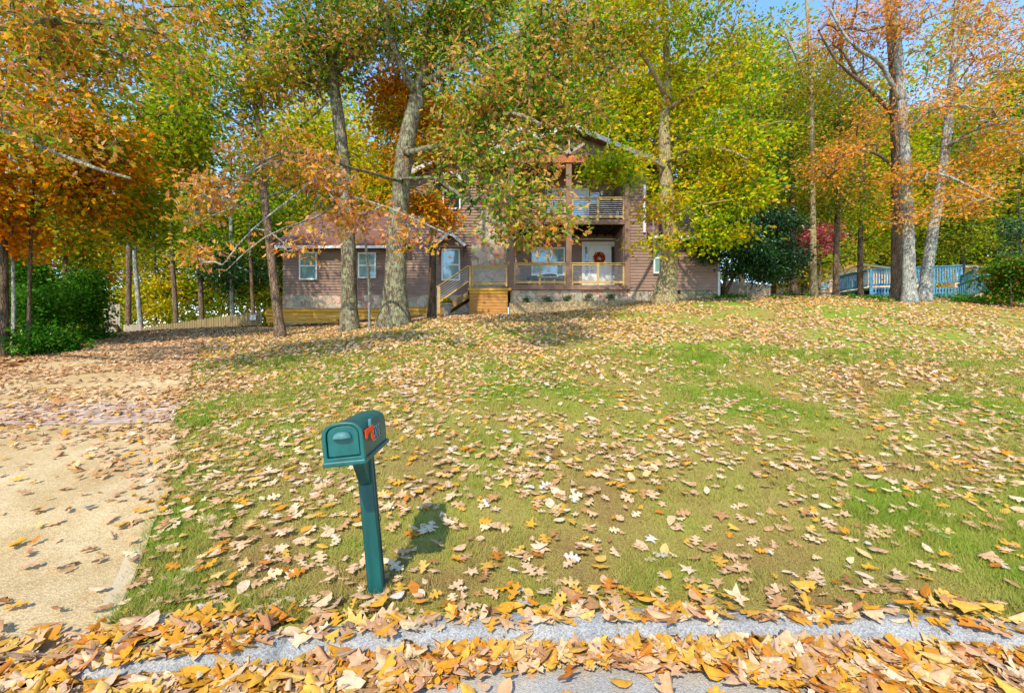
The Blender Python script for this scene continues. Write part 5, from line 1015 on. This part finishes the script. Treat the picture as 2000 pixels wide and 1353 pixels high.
w = MB(); o_ = arch_z(.118, .143, .231); i_ = [(p[0] * .80, zb + .03 + (p[1] - zb) * .80) for p in o_]; nn = len(o_)
vs = [(p[0], yf, p[1]) for p in o_] + [(p[0], yf, p[1]) for p in i_] + [(p[0], yf + .035, p[1]) for p in o_] + [(p[0], yf + .035, p[1]) for p in i_]
fs = []
for k in range(nn):
    k2 = (k + 1) % nn; fs += [(k, k2, nn + k2, nn + k), (2 * nn + k2, 2 * nn + k, 3 * nn + k, 3 * nn + k2), (k2, k, 2 * nn + k, 2 * nn + k2), (nn + k, nn + k2, 3 * nn + k2, 3 * nn + k)]
w.add(vs, fs); mb_build(w, 'front_rim', 'teal', bevel=.004)
w = MB(); w.prism([(p[0] * .95, p[1] * 1.0 if False else zb + .036 + (p[1] - zb - .03) * .95) for p in i_], 'y', yf + .008, yf + .04); door_ = mb_build(w, 'door', 'teal', bevel=.005)
w = MB(); w.box(-.124, .124, yf - .012, ybk + .01, zb - .018, zb + .012); mb_build(w, 'base_ledge', 'teal', bevel=.008)
w = MB(); prof_ = []
vs = []; fs = []; nu, nv = 14, 6
for j in range(nv + 1):
    for i in range(nu + 1):
        a = math.pi * i / nu; b2 = j / nv; x_ = .056 * -math.cos(a) * (1 - .12 * b2); y_ = yf + .004 - .032 * math.sin(a) ** .7 * (1 - (1 - b2) ** 2 * .0) * math.sin(math.pi / 2 * min(1, (1 - b2) * 1.6 + .05)); z_ = zb + .14 + .04 * b2 * (math.sin(a) ** .5)
        vs.append((x_, y_, z_))
for j in range(nv):
    for i in range(nu): fs.append((j * (nu + 1) + i, j * (nu + 1) + i + 1, (j + 1) * (nu + 1) + i + 1, (j + 1) * (nu + 1) + i))
w.add(vs, fs); ha = w.build('handle', M['handle'], door_, smooth=True, local=True); so_ = ha.modifiers.new('solid', 'SOLIDIFY'); so_.thickness = .004
# raised lettering lines on the door (embossed text panel)
# flag: red, folded down pointing to the front
fp = [(-.41, .172), (-.405, .122), (-.385, .113), (-.35, .14), (-.31, .146), (-.275, .136), (-.275, .088), (-.225, .08), (-.23, .176)]
w = MB(); w.prism([(a_, zb + b2) for a_, b2 in fp], 'x', .124, .130); mb_build(w, 'flag', 'red', bevel=.002)
w = MB(); w.prism([(-.262, zb + .172), (-.23, zb + .172), (-.226, zb + .2), (-.242, zb + .216), (-.258, zb + .206)], 'x', .107, .124); mb_build(w, 'flag_mount', 'handle', bevel=.002)
cu = bpy.data.curves.new('house_number', 'FONT'); cu.body = '8201'; cu.size = .11; cu.extrude = .0012; cu.align_x = 'LEFT'; cu.space_character = .95
def text_mesh(cu, name, mat, loc, rot, off=0):
    cu.offset = off; o = bpy.data.objects.new(name, cu); COL.objects.link(o); dg = bpy.context.evaluated_depsgraph_get(); me = bpy.data.meshes.new_from_object(o.evaluated_get(dg)); bpy.data.objects.remove(o)
    o = link_mesh(name, me, mat, MBX); o.location = loc; o.rotation_euler = rot; me.materials.clear(); me.materials.append(mat); return o
text_mesh(cu, 'house_number', M['white'], (.1098, -.185, zb + .07), (math.pi / 2, 0, math.pi / 2), .0035)
text_mesh(cu, 'house_number', M['navy'], (.1118, -.185, zb + .07), (math.pi / 2, 0, math.pi / 2), 0)
